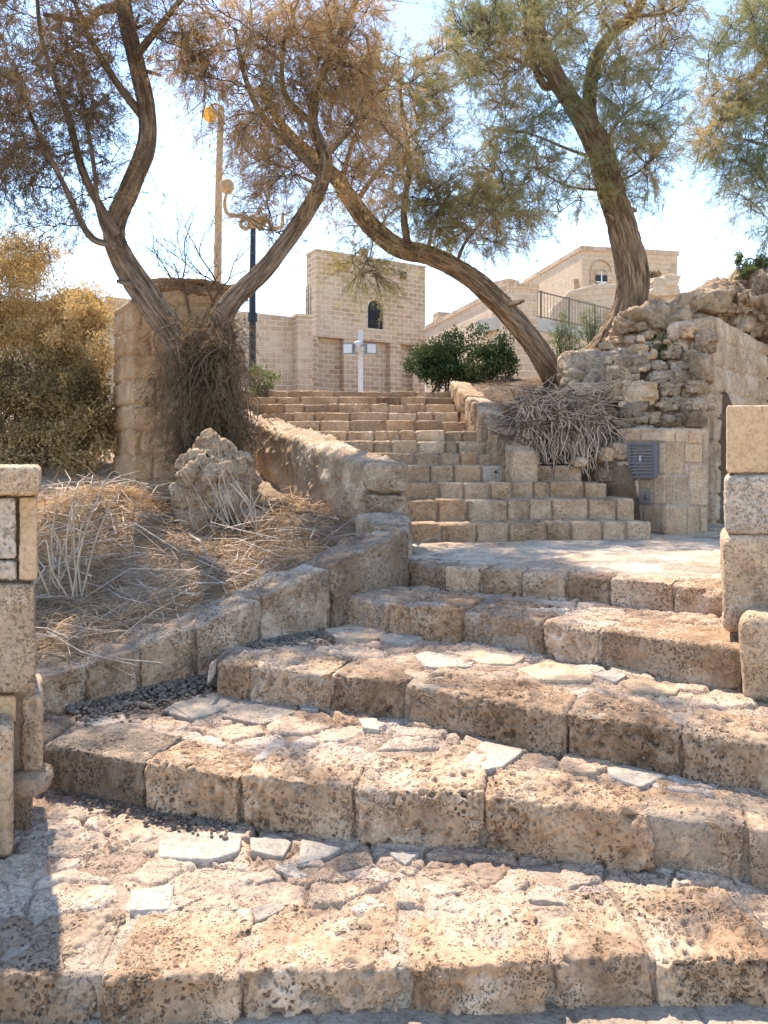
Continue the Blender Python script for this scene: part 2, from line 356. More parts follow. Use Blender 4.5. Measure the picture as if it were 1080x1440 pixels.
ys = np.unique(np.r_[np.linspace(-250, -4, 8), np.linspace(-4, 14, 91), np.linspace(14, 60, 12), np.linspace(60, 500, 8)])
tag(mk('ground', *hfield(xs, ys, terrain), M['ground']), kind='structure')
def bed_z(X, Y):
    P = np.stack([X, Y, X * 0], 1)
    z = .50 + (Y - 3.7) * .165 + .05 * fbm(P, 1.1, 4, 3) + .018 * fbm(P, 9, 4, 9)
    z = z + .26 * np.exp(-(((X + 2.35) / .55) ** 2 + ((Y - 6.35) / .55) ** 2)) + .14 * np.exp(-(((X + .75) / .5) ** 2 + ((Y - 6.1) / .4) ** 2))
    z = z + np.interp(Y, [7.5, 11, 16], [0, .35, .3])
    ky = 3.52 + (X + 1.46) * .94
    z = np.where(Y < ky + .24, z - .8 * sstep(.0, -.14, Y - ky - .24), z)
    return np.where(X > wall_x(Y) - .12, z - 1.0 * sstep(-.12, .05, X - wall_x(Y)), z)
tag(mk('soil', *hfield(np.arange(-9, .6, .035), np.arange(2.3, 12, .035), bed_z), M['earth']), kind='structure')
def bank_z(X, Y):
    P = np.stack([X, Y, X * 0], 1)
    sh = np.interp(X, [1.1, 1.9, 2.15, 2.4], [.36, .36, .12, .12]); base = np.interp(Y - sh, [6.7, 6.85, 6.98, 7.15, 8, 9.5, 11, 14], [.5, .62, 1.4, 1.66, 1.96, 2.42, 2.6, 2.4])
    base = base + np.interp(X, [1, 2.2, 3.4, 6], [0, .06, .36, .45]) * sstep(7, 9, Y)
    z = base + .05 * fbm(P, 1.3, 4, 21) + .03 * fbm(P, 7, 4, 28)
    rx = np.interp(Y, [6.8, 9.8], [1.2, .98])
    z = z - 1.3 * sstep(.05, -.1, X - rx)
    return z - 2.2 * sstep(2.35, 2.6, X) * sstep(8.05, 7.8, Y) - 2.2 * sstep(3.6, 3.9, X) * sstep(9.6, 9.3, Y)
tag(mk('earth_bank', *hfield(np.arange(.8, 7, .035), np.arange(6.7, 13, .035), bank_z), M['bank']), kind='structure')
def pave_z(X, Y):
    P = np.stack([X, Y, X * 0], 1); row = np.floor((Y + .03 * X) / .22); fx = (X + row * .171) % .34; fy = (Y + .03 * X) % .22
    g = np.minimum(np.minimum(fx, .34 - fx), np.minimum(fy, .22 - fy))
    return .004 + .012 * sstep(.0, .014, g) + .004 * fbm(P, 9, 4, 2) + .004 * vnoise(P * 2, 4)
tag(mk('pavement', *hfield(np.arange(-2.6, 2.6, .012), np.arange(1.25, 2.16, .012), pave_z), M['land'], attr=None), kind='structure')

# ------------------------------------------------------------------ lower stairs
Z = [None, .14, .325, .49, .66, .80, .95, 1.118, 1.26, 1.40, 1.52, 1.64, 1.75, 1.87, 1.98, 2.10, 2.21, 2.32]
PX = {1: [(-260, 1374), (100, 1371), (350, 1366), (540, 1360), (780, 1352), (930, 1350), (1080, 1346), (1330, 1340)],
      2: [(-160, 1036), (40, 1042), (100, 1050), (205, 1070), (340, 1090), (500, 1108), (680, 1117), (800, 1128), (920, 1143), (1052, 1160), (1300, 1192)],
      3: [(303, 931), (345, 938), (465, 947), (570, 959), (795, 1000), (955, 1026), (1080, 1047), (1300, 1085)],
      4: [(466, 832), (545, 848), (650, 857), (765, 873), (840, 885), (960, 900), (1050, 917), (1200, 945)],
      5: [(560, 788), (627, 797), (675, 800), (795, 808), (858, 813), (948, 820), (1015, 826), (1160, 840)]}
SEAM = {1: [-260, -80, 135, 338, 567, 778, 922, 1110, 1330], 2: [-160, 60, 205, 340, 500, 681, 920, 1052, 1300],
        3: [303, 348, 466, 571, 797, 960, 1120, 1300], 4: [466, 545, 651, 766, 841, 1045, 1200], 5: [560, 627, 675, 735, 795, 858, 948, 1030, 1160]}
FR = {k: A([on(x, y, Z[k]) for x, y in v]) for k, v in PX.items()}
KL = [(-2.1, 3.05), (-1.46, 3.7), (-.85, 4.22)]
BACK = {1: FR[2][:, :2], 2: np.vstack([KL, [(-.76, 3.85)], FR[3][:, :2]]),
        3: np.vstack([[(-.85, 4.2), (-.34, 4.7)], FR[4][:, :2]]), 4: np.vstack([[(-.34, 4.75), (.08, 5.2)], FR[5][:, :2]])}
G = 'stone steps of the stairway'
NAMES = {1: 'lowest stone step with large pitted blocks, beside the bottom edge of the photo', 2: 'second stone step from the bottom, ending at the left gate post',
         3: 'third stone step from the bottom, starting at the dark gravel gutter', 4: 'fourth stone step from the bottom, running into the right pier',
         5: 'thin stone step forming the front edge of the flat landing'}
def on_curve(C, px):                                 # the point of a front edge whose line of sight is px
    s = C[:, 0] / C[:, 1]; k = (px - CX) / F; return A([np.interp(k, s, C[:, c]) for c in range(3)])
CELL = {1: .006, 2: .0065, 3: .0075, 4: .009, 5: .011}
for k in range(1, 6):
    C = FR[k]; t = thing('stone_step', NAMES[k], 'step', (C[len(C) // 2][0], C[len(C) // 2][1], Z[k - 1] or 0), G)
    z0 = (Z[k - 1] or 0) - .06
    dep = {1: .33, 2: .30, 3: .34, 4: .42, 5: .26}[k]
    for i in range(len(SEAM[k]) - 1):
        a, b = on_curve(C, SEAM[k][i]), on_curve(C, SEAM[k][i + 1]); e = (b - a) / np.linalg.norm(b - a); nrm = A([-e[1], e[0], 0])
        g = rng.uniform(.002, .006); a = a + e * g; b = b - e * g; jf = rng.uniform(-.012, .012); a = a + nrm * jf; b = b + nrm * (jf + rng.uniform(-.006, .006))
        dz = rng.uniform(-.006, .008, 4); d0, d1 = dep + rng.uniform(-.05, .05, 2)
        up = A([0, 0, 1.])
        ft = [a + up * dz[0], b + up * dz[1]]; bt = [a + nrm * d0 + e * rng.uniform(-.01, .01) + up * dz[2], b + nrm * d1 + e * rng.uniform(-.01, .01) + up * dz[3]]
        fb = [A([*(a - nrm * .012)[:2], z0]), A([*(b - nrm * .012)[:2], z0])]; bb = [A([*bt[0][:2], z0]), A([*bt[1][:2], z0])]
        sk = rng.uniform(-.035, .035, 2); bt[0] = bt[0] + e * sk[0]; bt[1] = bt[1] + e * sk[1]
        V, Q = loft(ft, bt, fb, bb, CELL[k], rng.uniform(.012, .03))
        V = weather(V, Q, .018, .009, .030, rng.uniform(-.15, .4), 3.6, rng.uniform(19, 34), seed=k * 40 + i, chip=.022)
        mk('step_block', V, Q, M['dim'] if (k, i) in ((2, 0), (2, 1), (1, 0)) else M['block'], t)
    # mortar core under and between the blocks
    nrm0 = A([0, .022, 0])
    xa = np.linspace(C[0][0], C[-1][0], 14); yf = np.interp(xa, C[:, 0], C[:, 1])
    f = np.stack([xa, yf + .022, xa * 0 + Z[k] - .016], 1); bk = f + A([0, .5, 0])
    V, Q = loft(f, bk, f * A([1, 1, 0]) + A([0, 0, z0 - .1]), bk * A([1, 1, 0]) + A([0, 0, z0 - .1]), .03, .01)
    mk('mortar_core', weather(V, Q, .008, .006, 0, seed=k), Q, M['mortar'], t)
    if k == 5: continue
    # irregular paving behind the blocks
    B = BACK[k]; xl = max(C[0][0], B[0][0]) if k > 1 else C[0][0]; xl = {1: -1.9, 2: -1.75, 3: -.84, 4: -.36}[k]; xr = {1: 1.75, 2: 1.95, 3: 2.0, 4: 1.95}[k]
    cl = {1: .0075, 2: .008, 3: .009, 4: .01}[k]
    nx = int((xr - xl) / cl); X = np.linspace(xl, xr, nx); yf = np.interp(X, C[:, 0], C[:, 1]) + dep * .66; yb = np.interp(X, B[:, 0], B[:, 1]) + .07
    yf = np.minimum(yf, yb - .03)
    if k in (2, 3, 4):
        yf = np.where(X < C[0][0], np.minimum(yf, C[0][1] - .1 if k != 2 else yf), yf)
    ny = int((yb - yf).max() / cl); v_ = np.linspace(0, 1, ny)[:, None]; XX = np.broadcast_to(X, (ny, nx)).ravel(); YY = (yf + (yb - yf) * v_).ravel()
    P = np.stack([XX, YY, 0 * XX], 1); PW = P + .035 * np.stack([fbm(P, 7, 3, k), fbm(P, 7, 3, k + 5), 0 * XX], 1); PW[:, 2] = .5 + k
    f1, f2, cid = worley(PW * A([1, 1.35, 1]), 4.6, k * 11)
    edge = sstep(.015, .085, f2 - f1 + .03 * fbm(P, 26, 3, k + 33))
    z = Z[k] - .028 + (.020 + .018 * (cid - .3)) * edge + .012 * fbm(P, 6, 5, k + 60, .6) * edge - .010 * sstep(.07, .0, np.abs(fbm(P * A([1, 1.6, 1]), 5.5, 3, k + 64))) * edge + .007 * fbm(P, 42, 4, k + 70, .65)
    m = sstep(-.1, .35, fbm(P, 4, 3, k + 2)); w1, _, wc = worley(P + .01 * fbm(P, 30, 2, 5)[:, None], 30, k); z = z - .02 * m * sstep(.5, .1, w1) * (wc > .3)
    z = z - .05 * sstep(.10, .0, np.repeat(v_[:, 0], nx))
    i = (np.arange(ny - 1)[:, None] * nx + np.arange(nx - 1)[None]).ravel()
    mk('tread_paving', np.stack([XX, YY, z], 1), np.stack([i, i + 1, i + nx + 1, i + nx], 1), M['tread'], t, attr=cid)
    # pale slabs set in the tread
    SL = {1: [[(223, 1172), (340, 1170), (338, 1198), (300, 1210), (222, 1206)], [(352, 1180), (385, 1174), (410, 1186), (398, 1206), (352, 1196)], [(425, 1182), (481, 1192), (460, 1206), (418, 1218)], [(545, 1198), (590, 1200), (570, 1218)], [(184, 1254), (245, 1245), (238, 1280), (182, 1282)], [(387, 1216), (410, 1216), (432, 1234), (420, 1238), (388, 1224)], [(350, 1278), (398, 1268), (402, 1278), (362, 1298)]],
          2: [[(228, 1000), (262, 980), (340, 970), (352, 974), (300, 1004), (270, 1011)], [(312, 1008), (350, 980), (412, 988), (418, 1000), (370, 1020)], [(645, 1076), (680, 1042), (738, 1054), (706, 1080), (655, 1086)], [(355, 1068), (386, 1045), (397, 1050), (384, 1064), (360, 1071)], [(417, 988), (450, 990), (448, 999), (424, 998)], [(505, 1012), (530, 1010), (534, 1028), (510, 1024)], [(487, 1062), (510, 1056), (534, 1064), (520, 1076), (495, 1074)], [(853, 1080), (880, 1076), (938, 1092), (900, 1108), (858, 1092)]],
          3: [[(530, 894), (560, 889), (596, 897), (574, 907), (540, 902)], [(582, 922), (600, 916), (668, 926), (664, 938), (600, 940)], [(640, 918), (676, 910), (740, 924), (722, 936), (675, 932)], [(728, 942), (770, 930), (832, 942), (836, 956), (760, 958)], [(834, 948), (860, 942), (882, 950), (866, 960)], [(872, 960), (905, 953), (956, 968), (950, 978), (890, 972)], [(455, 885), (500, 877), (550, 886), (530, 898), (470, 896)]]}.get(k, [])
    for j, poly in enumerate(SL):
        pw = A([on(x, y, Z[k]) for x, y in poly]); c = pw.mean(0); nn = 14
        rr = pl(np.vstack([pw, pw[:1]]), np.linspace(0, 1, 41)[:-1]); rr = rr + .004 * np.stack([fbm(rr, 25, 2, j), fbm(rr, 25, 2, j + 9), 0 * rr[:, 0]], 1)
        rings = []; s_ = np.r_[np.linspace(0.02, .92, 9), .98, 1.0, 1.0]
        hz = np.r_[np.full(9, .004), .003, -.001, -.03]
        for q, h in zip(s_, hz): rings.append(c + (rr - c) * q + A([0, 0, h + rng.uniform(0, .001)]))
        V = np.vstack(rings); V[:, 2] += .004 * fbm(V, 14, 3, j + k); tl = rng.uniform(-.025, .025, 2); V[:, 2] += (V[:, 0] - c[0]) * tl[0] + (V[:, 1] - c[1]) * tl[1] * .5
        ii = np.arange(40); i1 = (ii + 1) % 40
        Q = np.vstack([np.stack([q * 40 + ii, (q + 1) * 40 + ii, (q + 1) * 40 + i1, q * 40 + i1], 1) for q in range(len(s_) - 1)])
        gr = (k == 2 and j in (1, 6)) or (k == 3 and j in (1,)) or (k == 1 and j > 4)
        br = k == 3 and j in (2, 3, 5, 6)
        o = mk('stone_slab', V, Q, M['lime'] if gr else (M['face'] if br else M['marble']), t)
        o['label'] = 'grey flat stone chip' if gr else ('tan flat stone' if br else 'white marble fragment')
# landing
def land_z(X, Y):
    P = np.stack([X, Y, 0 * X], 1); Pw = P * A([1, 1.9, 1]) + .05 * np.stack([fbm(P, 5, 3, 1), fbm(P, 5, 3, 2), 0 * X], 1); Pw[:, 2] = .5
    global LT
    f1, f2, LT = worley(Pw, 2.7, 77)
    z = Z[5] - .014 + .014 * sstep(.02, .12, f2 - f1) + .006 * (LT - .5) + .009 * fbm(P, 4, 4, 6) + .004 * fbm(P, 30, 3, 7)
    yfront = np.interp(X, FR[5][:, 0], FR[5][:, 1])
    return np.where(Y < yfront + .2, z - .9 * sstep(.2, .14, Y - yfront), z)
V, Q = hfield(np.arange(.05, 6.6, .018), np.arange(3.7, 9.4, .016), land_z)
tag(mk('landing', V, Q, M['land'], attr=LT), kind='structure')

# ------------------------------------------------------------------ upper stairs
UP = {6: ((548, 6.13), (917, 6.45)), 7: ((546, 6.45), (893, 6.72)), 8: ((536, 6.73), (854, 6.95)), 9: ((520, 7.1), (819, 7.2)), 10: ((500, 7.42), (712, 7.42)),
      11: ((440, 7.62), (700, 7.65)), 12: ((400, 7.97), (675, 7.97)), 13: ((400, 8.35), (655, 8.33)), 14: ((368, 8.68), (645, 8.65)), 15: ((355, 9.02), (641, 9.0)), 16: ((345, 9.38), (638, 9.36)), 17: ((335, 9.85), (636, 9.83))}
USE = {6: [548, 617, 665, 712, 763, 800, 845, 880, 917], 7: [546, 613, 655, 710, 740, 773, 825, 866, 893], 8: [536, 615, 650, 686, 718, 748, 770, 820, 854], 9: [520, 604, 637, 676, 748, 778, 819],
       10: [500, 583, 617, 647, 673, 712], 11: [440, 525, 550, 587, 626, 644, 700], 12: [400, 488, 526, 562, 584, 626, 650, 675], 13: [400, 450, 492, 542, 585, 622, 655], 14: [368, 412, 442, 492, 546, 587, 610, 645],
       15: [355, 400, 428, 460, 475, 520, 546, 570, 598, 641], 16: [345, 388, 422, 476, 530, 562, 600, 638], 17: [335, 365, 405, 440, 470, 502, 550, 585, 610, 636]}
ORD = ['first', 'second', 'third', 'fourth', 'fifth', 'sixth', 'seventh', 'eighth', 'ninth', 'tenth', 'eleventh', 'twelfth']
EXT = {6: 'its rounded right end by the stone cabinet', 7: 'its end at the foot of the stone cabinet', 8: 'with dry roots dangling on its right end', 9: 'with a pale block holding two round holes',
       10: 'beside the foot of the right retaining wall', 11: 'shaded across its whole width', 12: 'shaded and half hidden by the left wall', 13: 'first one sunlit on its left', 14: 'sunlit on its left half', 15: 'with mostly sunlit blocks', 16: 'just below the top one', 17: 'topmost, below the white cross'}
for k in range(6, 18):
    (xa, ya), (xb, yb) = UP[k]; z = Z[k]; a0 = A([(xa - CX) / F * ya, ya, z]); b0 = A([(xb - CX) / F * yb, yb, z])
    t = thing('stone_step', f'{ORD[k - 6]} narrow step above the landing, {EXT[k]}', 'step', (*((a0 + b0) / 2)[:2], Z[k - 1]), G)
    C = np.stack([a0, b0]); ny = A(UP[min(k + 1, 17)]); dep = max(.3, (UP[min(k + 1, 17)][0][1] - ya) + .04) if k < 17 else .6
    e = (b0 - a0) / np.linalg.norm(b0 - a0); nrm = A([-e[1], e[0], 0]); z0 = Z[k - 1] - .05; cl = .013 if k < 10 else .02
    for i in range(len(USE[k]) - 1):
        a, b = on_curve(C, USE[k][i]), on_curve(C, USE[k][i + 1]); g = rng.uniform(.004, .008); a = a + e * g + nrm * rng.uniform(-.012, .01); b = b - e * g + nrm * rng.uniform(-.012, .01)
        h = A([0, 0, 1]); dz = rng.uniform(-.01, .008)
        V, Q = loft([a + h * dz, b + h * (dz + rng.uniform(-.006, .006))], [a + nrm * dep + h * dz, b + nrm * dep + h * dz], [A([*a[:2], z0]), A([*b[:2], z0])], [A([*(a + nrm * dep)[:2], z0]), A([*(b + nrm * dep)[:2], z0])], (cl, cl * 2, cl), .018)
        V = weather(V, Q, .012, .005, .012, rng.uniform(-.5, .2), 4, 30, seed=k * 31 + i, chip=.008)
        o = mk('step_block', V, Q, M['lime'] if (k == 9 and i == 3) else M['upper'], t)
        if k == 9 and i == 3: o['label'] = 'pale grey block with two round holes'
    m = MB(); f = [a0 + nrm * .022 - A([0, 0, .02]), b0 + nrm * .022 - A([0, 0, .02])]; bk = [p + nrm * (dep + .1) for p in f]
    m.hexa(f, bk, [p - A([0, 0, .3]) for p in f], [p - A([0, 0, .3]) for p in bk]); m.build('mortar_core', M['mortar'], t)
    if k == 9:
        for px in (696, 718):
            c = on_curve(C, px) + A([0, -.012, -.055]); V, Q = rock(c, (.014, .012, .013), .004, 3); mk('hole', V, Q, M['dark'], t)

# ------------------------------------------------------------------ low kerb wall and upper left wall
t = thing('kerb_wall', 'low sloping kerb of rough blocks between the dry bed and the lower steps', 'wall', kerb_pt(.5, .5))
sm = [-.4] + [kerb_t(p) for p in (119, 194, 272, 360, 461)] + [1.0]
pr = A([-.69, .72, 0])
tt_ = np.linspace(-.38, .99, 12); kc = A([kerb_pt(x) for x in tt_]) + pr * .025 - A([0, 0, .02]); V, Q = loft(kc, kc + pr * .28, kc * A([1, 1, 0]) + A([0, 0, .2]), kc * A([1, 1, 0]) + pr * .28 + A([0, 0, .2]), .03, .01)
mk('mortar_core', weather(V, Q, .006, .005, 0, seed=299), Q, M['mortar'], t)
for i in range(len(sm) - 1):
    a, b = kerb_pt(sm[i] + .004), kerb_pt(sm[i + 1] - .004); w = .34 + rng.uniform(-.02, .02)
    a = a + pr * rng.uniform(-.012, .012) + A([0, 0, rng.uniform(-.012, .012)]); zb = min(a[2], b[2]) - .42
    mid = (a + b) / 2 + A([0, 0, .006]); hh = A([0, 0, -.03])
    V, Q = loft([a, mid, b], [a + pr * w + hh, mid + pr * w, b + pr * w + hh], [A([*(p - pr * .03)[:2], zb]) for p in (a, mid, b)], [A([*(p + pr * w)[:2], zb]) for p in (a, mid, b)], .009, .022)
    mk('kerb_block', weather(V, Q, .02, .008, .017, .1, 3.5, 28, seed=300 + i, chip=.018), Q, M['kerb'], t)
a, b = kerb_pt(1.0), A([.20, 5.75, 1.07]); pr2 = A([-1, .12, 0]); zb = .55
V, Q = loft([a, b], [a + pr * .36, b + pr2 * .42], [A([*a[:2], zb]), A([*b[:2], zb])], [A([*(a + pr * .36)[:2], zb]), A([*(b + pr2 * .42)[:2], zb])], .01, .04)
mk('kerb_block', weather(V, Q, .022, .008, .013, .1, 3.5, 28, seed=320, chip=.02), Q, M['kerb'], t)

t = thing('retaining_wall', 'crumbling plastered wall climbing along the left of the upper steps', 'wall', (-.5, 7.5, .9))
YS = [6.02, 6.5, 7, 7.5, 8, 8.5, 9, 9.6, 10.2]; ZT = [1.45, 1.53, 1.62, 1.70, 1.79, 1.89, 1.99, 2.08, 2.15]
rt = A([[wall_x(y) - .03 * math.sin(y * 4), y, z] for y, z in zip(YS, ZT)]); lt = rt + A([-.30, -.06, -.02])
V, Q = loft(rt[::-1], lt[::-1], rt[::-1] * A([1, 1, 0]) + A([0, 0, .55]), lt[::-1] * A([1, 1, 0]) + A([-.05, 0, .55]), .018, .05)
mk('plastered_body', weather(V, Q, .04, .012, .02, .1, 2.6, 20, seed=400, chip=.03), Q, M['plaster'], t)
for i, (z0, z1) in enumerate(((.62, 1.2), (1.21, 1.44))):
    x0, x1 = -.15, .185
    V, Q = loft([(x0, 5.84, z1), (x1, 5.84, z1)], [(x0, 6.15, z1), (x1 - .04, 6.15, z1)], [(x0, 5.83, z0), (x1, 5.83, z0)], [(x0, 6.15, z0), (x1, 6.15, z0)], .011, .035)
    mk('end_block', weather(V, Q, .02, .008, .014, .2, 4, 26, seed=410 + i, chip=.02), Q, M['kerb'] if i == 0 else M['plaster'], t)

# right retaining wall of upright slabs
t = thing('retaining_wall', 'low wall of upright slabs climbing along the right of the upper steps', 'wall', (1.05, 8.2, 1.4))
ys_ = np.r_[6.95, 7.12, 7.3, 7.55, 7.75, 8.05, 8.3, 8.6, 8.95, 9.3, 9.75]
for i in range(len(ys_) - 1):
    ya, yb = ys_[i] + .008, ys_[i + 1] - .008; x = lambda y: np.interp(y, [6.9, 7.6, 9.8], [1.16, .98, .83]); zt = lambda y: np.interp(y, [6.9, 7.2, 7.8, 9.8], [1.5, 1.66, 1.96, 2.47])
    f = [A([x(yb), yb, zt(yb) + rng.uniform(-.015, .015)]), A([x(ya), ya, zt(ya) + rng.uniform(-.015, .015)])]; bk = [p + A([.26, .05, -.02]) for p in f]; z0 = zt(ya) - .75
    V, Q = loft(f, bk, [A([*p[:2], z0]) for p in f], [A([*p[:2], z0]) for p in bk], .018, .035)
    mk('upright_slab', weather(V, Q, .02, .008, .015, 0, 4, 24, seed=430 + i, chip=.02), Q, M['upper'], t)

# ------------------------------------------------------------------ gate posts
def slab(t, x0, x1, y0, y1, Y, dep, mat, cell=.007, r=.014, seed=0, pm=0, big=.006, name='post_block', pit=.011):
    a, b, c, d = at(x0, y0, Y), at(x1, y0, Y), at(x0, y1, Y), at(x1, y1, Y); D = A([(b if x0 < 500 else a)[0] / Y * dep, dep, 0])
    V, Q = loft([a, b], [a + D, b + D], [c, d], [c + D, d + D], cell, r)
    return mk(name, weather(V, Q, big, .004, pit, pm, 4, 28, seed=seed), Q, mat, t)
t = thing('gate_post', 'stone gate post of stacked blocks on the left, with a rounded cap', 'post', (-1.35, 2.8, .14))
for i, (x0, x1, y0, y1, Y, m, pm, r) in enumerate([(-110, 57, 655, 697, 2.70, 'post', -.2, .02), (-110, 23, 700, 786, 2.75, 'lime', .6, .01), (-110, 23, 789, 817, 2.75, 'lime', .6, .01), (27, 52, 699, 816, 2.75, 'smooth', -.6, .01),
        (-110, 49, 821, 975, 2.73, 'post', -.2, .012), (-110, 22, 979, 1016, 2.75, 'smooth', -.5, .01), (29, 59, 978, 1088, 2.79, 'post', .2, .02), (-110, 18, 1020, 1212, 2.62, 'post', .3, .03)]):
    slab(t, x0, x1, y0, y1, Y, .34 if i < 6 else .3, M[m], seed=500 + i, pm=pm, r=r)
mk('base_rubble', *rock(at(38, 1098, 2.8), (.085, .1, .045), .012, 9), M['kerb'], t)
m = MB(); a = at(46, 660, 2.8); b = at(-110, 660, 2.8); dd = A([-.13, .24, 0]); m.hexa([b, a], [b + dd, a + dd], [A([*b[:2], .1]), A([*a[:2], .1])], [A([*b[:2], .1]) + dd, A([*a[:2], .1]) + dd]); m.build('mortar_core', M['mortar'], t)
t = thing('gate_post', 'stone pier on the right with a smooth orange block on top', 'post', (1.75, 3.6, .66))
for i, (x0, x1, y0, y1, Y, m, pm, r) in enumerate([(1022, 1210, 570, 665, 3.47, 'smooth', -1.5, .014), (1019, 1210, 669, 752, 3.44, 'lime', .35, .03), (1015, 1210, 754, 892, 3.43, 'post', -.1, .045), (1042, 1240, 868, 992, 3.2, 'post', -.4, .05)]):
    slab(t, x0, x1, y0, y1, Y, .5, M[m], seed=520 + i, pm=pm, r=r, big=.014 if i else .003, pit=.011 if i else .002)
m = MB(); a = at(1032, 600, 3.5); b = at(1200, 600, 3.5); dd = A([.2, .4, 0]); m.hexa([a, b], [a + dd, b + dd], [A([*a[:2], .4]), A([*b[:2], .4])], [A([*a[:2], .4]) + dd, A([*b[:2], .4]) + dd]); m.build('mortar_core', M['mortar'], t)

# ------------------------------------------------------------------ stone cabinet with vent
Aa = A([2.475, 6.77, 0]); Bb = A([2.20, 7.30, 0]); Cc = A([2.97, 7.03, 0])
def onface(px, py, P, R_):
    k = (px - CX) / F; d = R_ - P; s = (P[0] - k * P[1]) / (k * d[1] - d[0]); p = P + d * s; return A([p[0], p[1], EYE + (HY - py) / F * p[1]])
t = thing('stone_cabinet', 'cut stone utility cabinet with a grey louvred vent at the end of the steps', 'cabinet', (2.5, 7.0, .8))
m = MB(); zt = 1.70; Dd = Bb + Cc - Aa
q = lambda p, z, i=.975: A([*(A([2.585, 7.035]) + (p[:2] - A([2.585, 7.035])) * i), z])
m.hexa([q(Bb, zt), q(Aa, zt)], [q(Dd, zt), q(Cc, zt)], [q(Bb, .7), q(Aa, .7)], [q(Dd, .7), q(Cc, .7)]); m.build('cabinet_core', M['mortar'], t)
cr = lambda x, y: (850 + x / 3.79, 400 + y / 3.79)
def facing(x0, y0, x1, y1, P, R_, left, seed, mat='face', off=.0, name='facing_block'):
    (a, b), (c, d) = cr(x0, y0), cr(x1, y1); p = [onface(x, y, P, R_) for x, y in ((a, b), (c, b), (a, d), (c, d))]
    e = p[1] - p[0]; e[2] = 0; e /= np.linalg.norm(e); inn = A([-e[1], e[0], 0]) * .07; g = e * .003; o = A([e[1], -e[0], 0]) * (off + rng.uniform(0, .008))
    up = A([0, 0, .003])
    p = [p[0] + g - up + o, p[1] - g - up + o, p[2] + g + up + o, p[3] - g + up + o]
    V, Q = loft([p[0], p[1]], [p[0] + inn, p[1] + inn], [p[2], p[3]], [p[2] + inn, p[3] + inn], .011, .009)
    return mk(name, weather(V, Q, .006, .004, .007, rng.uniform(-.6, .3), 5, 30, seed=seed), Q, M[mat], t)
for i, (x0, y0, x1, y1) in enumerate([(327, 775, 372, 838), (378, 775, 445, 842), (449, 780, 520, 848), (524, 790, 551, 955), (327, 842, 425, 1012), (429, 851, 519, 950), (429, 954, 452, 1012), (455, 960, 549, 1178), (373, 1020, 451, 1172), (327, 1016, 369, 1172), (327, 1180, 437, 1335), (441, 1182, 506, 1330), (510, 1184, 547, 1325)]):
    facing(x0, y0, x1, y1, Aa, Cc, False, 540 + i)
for i, (x0, y0, x1, y1) in enumerate([(105, 790, 190, 836), (194, 784, 322, 836), (290, 842, 323, 1008), (100, 842, 131, 1036), (118, 1042, 180, 1170), (184, 1042, 258, 1090), (262, 1014, 323, 1172), (100, 1178, 200, 1320), (204, 1180, 292, 1325), (296, 1180, 323, 1330)]):
    facing(x0, y0, x1, y1, Aa, Bb, True, 560 + i)
mk('capping', *(lambda V, Q: (weather(V, Q, .02, .01, .012, .2, 5, 25, seed=3), Q))(*loft([q(Bb, 1.745, 1.02), q(Aa, 1.735, 1.0)], [q(Dd, 1.75, 1.), q(Cc, 1.735, 1.0)], [q(Bb, 1.68, 1.), q(Aa, 1.68, .99)], [q(Dd, 1.68), q(Cc, 1.68, .99)], .016, .02)), M['face'], t)
e = Aa - Bb; e /= np.linalg.norm(e); outw = A([e[1], -e[0], 0])
def vp(x, y, o): return onface(*cr(x, y), Aa, Bb) + outw * o
fr = MB()
for (x0, y0, x1, y1) in ((133, 842, 147, 1036), (272, 838, 286, 1030), (147, 842, 272, 856), (147, 1018, 272, 1032)):
    f = [vp(x0, y0, .03), vp(x1, y0, .03)]; b = [vp(x0, y0, -.02), vp(x1, y0, -.02)]; fb = [vp(x0, y1, .03), vp(x1, y1, .03)]; bb = [vp(x0, y1, -.02), vp(x1, y1, -.02)]; fr.hexa(f, b, fb, bb)
vent = fr.build('vent', M['grey'], t)
m = MB(); m.hexa([vp(140, 846, -.022), vp(280, 846, -.022)], [vp(140, 846, -.04), vp(280, 846, -.04)], [vp(140, 1030, -.022), vp(280, 1030, -.022)], [vp(140, 1030, -.04), vp(280, 1030, -.04)]); m.build('vent_back', M['dark'], vent)
for i in range(9):
    y = 862 + i * 17.2; m = MB(); m.hexa([vp(146, y, .002), vp(273, y - 2, .002)], [vp(146, y, -.004), vp(273, y - 2, -.004)], [vp(146, y + 8, .026), vp(273, y + 6, .026)], [vp(146, y + 8, .018), vp(273, y + 6, .018)]); m.build('slat', M['slat'], vent)
m = MB(); m.hexa([vp(199, 912, .034), vp(205, 912, .034)], [vp(199, 912, .02), vp(205, 912, .02)], [vp(199, 942, .034), vp(205, 942, .034)], [vp(199, 942, .02), vp(205, 942, .02)]); m.build('latch', M['white'], vent)
m = MB(); m.hexa([vp(184, 1094, -.035), vp(260, 1094, -.035)], [vp(184, 1094, -.06), vp(260, 1094, -.06)], [vp(184, 1172, -.035), vp(260, 1172, -.035)], [vp(184, 1172, -.06), vp(260, 1172, -.06)]); m.build('niche', M['dark'], t)
V, Q = loft([vp(190, 1101, .012), vp(257, 1100, .012)], [vp(190, 1101, -.02), vp(257, 1100, -.02)], [vp(190, 1171, .012), vp(257, 1171, .012)], [vp(190, 1171, -.02), vp(257, 1171, -.02)], .006, .008)
pt = mk('number_plate', V, Q, M['plate'], t)
cu = bpy.data.curves.new('number', 'FONT'); cu.body = '6'; cu.size = .075; cu.extrude = .002; cu.align_x = 'CENTER'; cu.align_y = 'CENTER'; cu.materials.append(M['ink'])
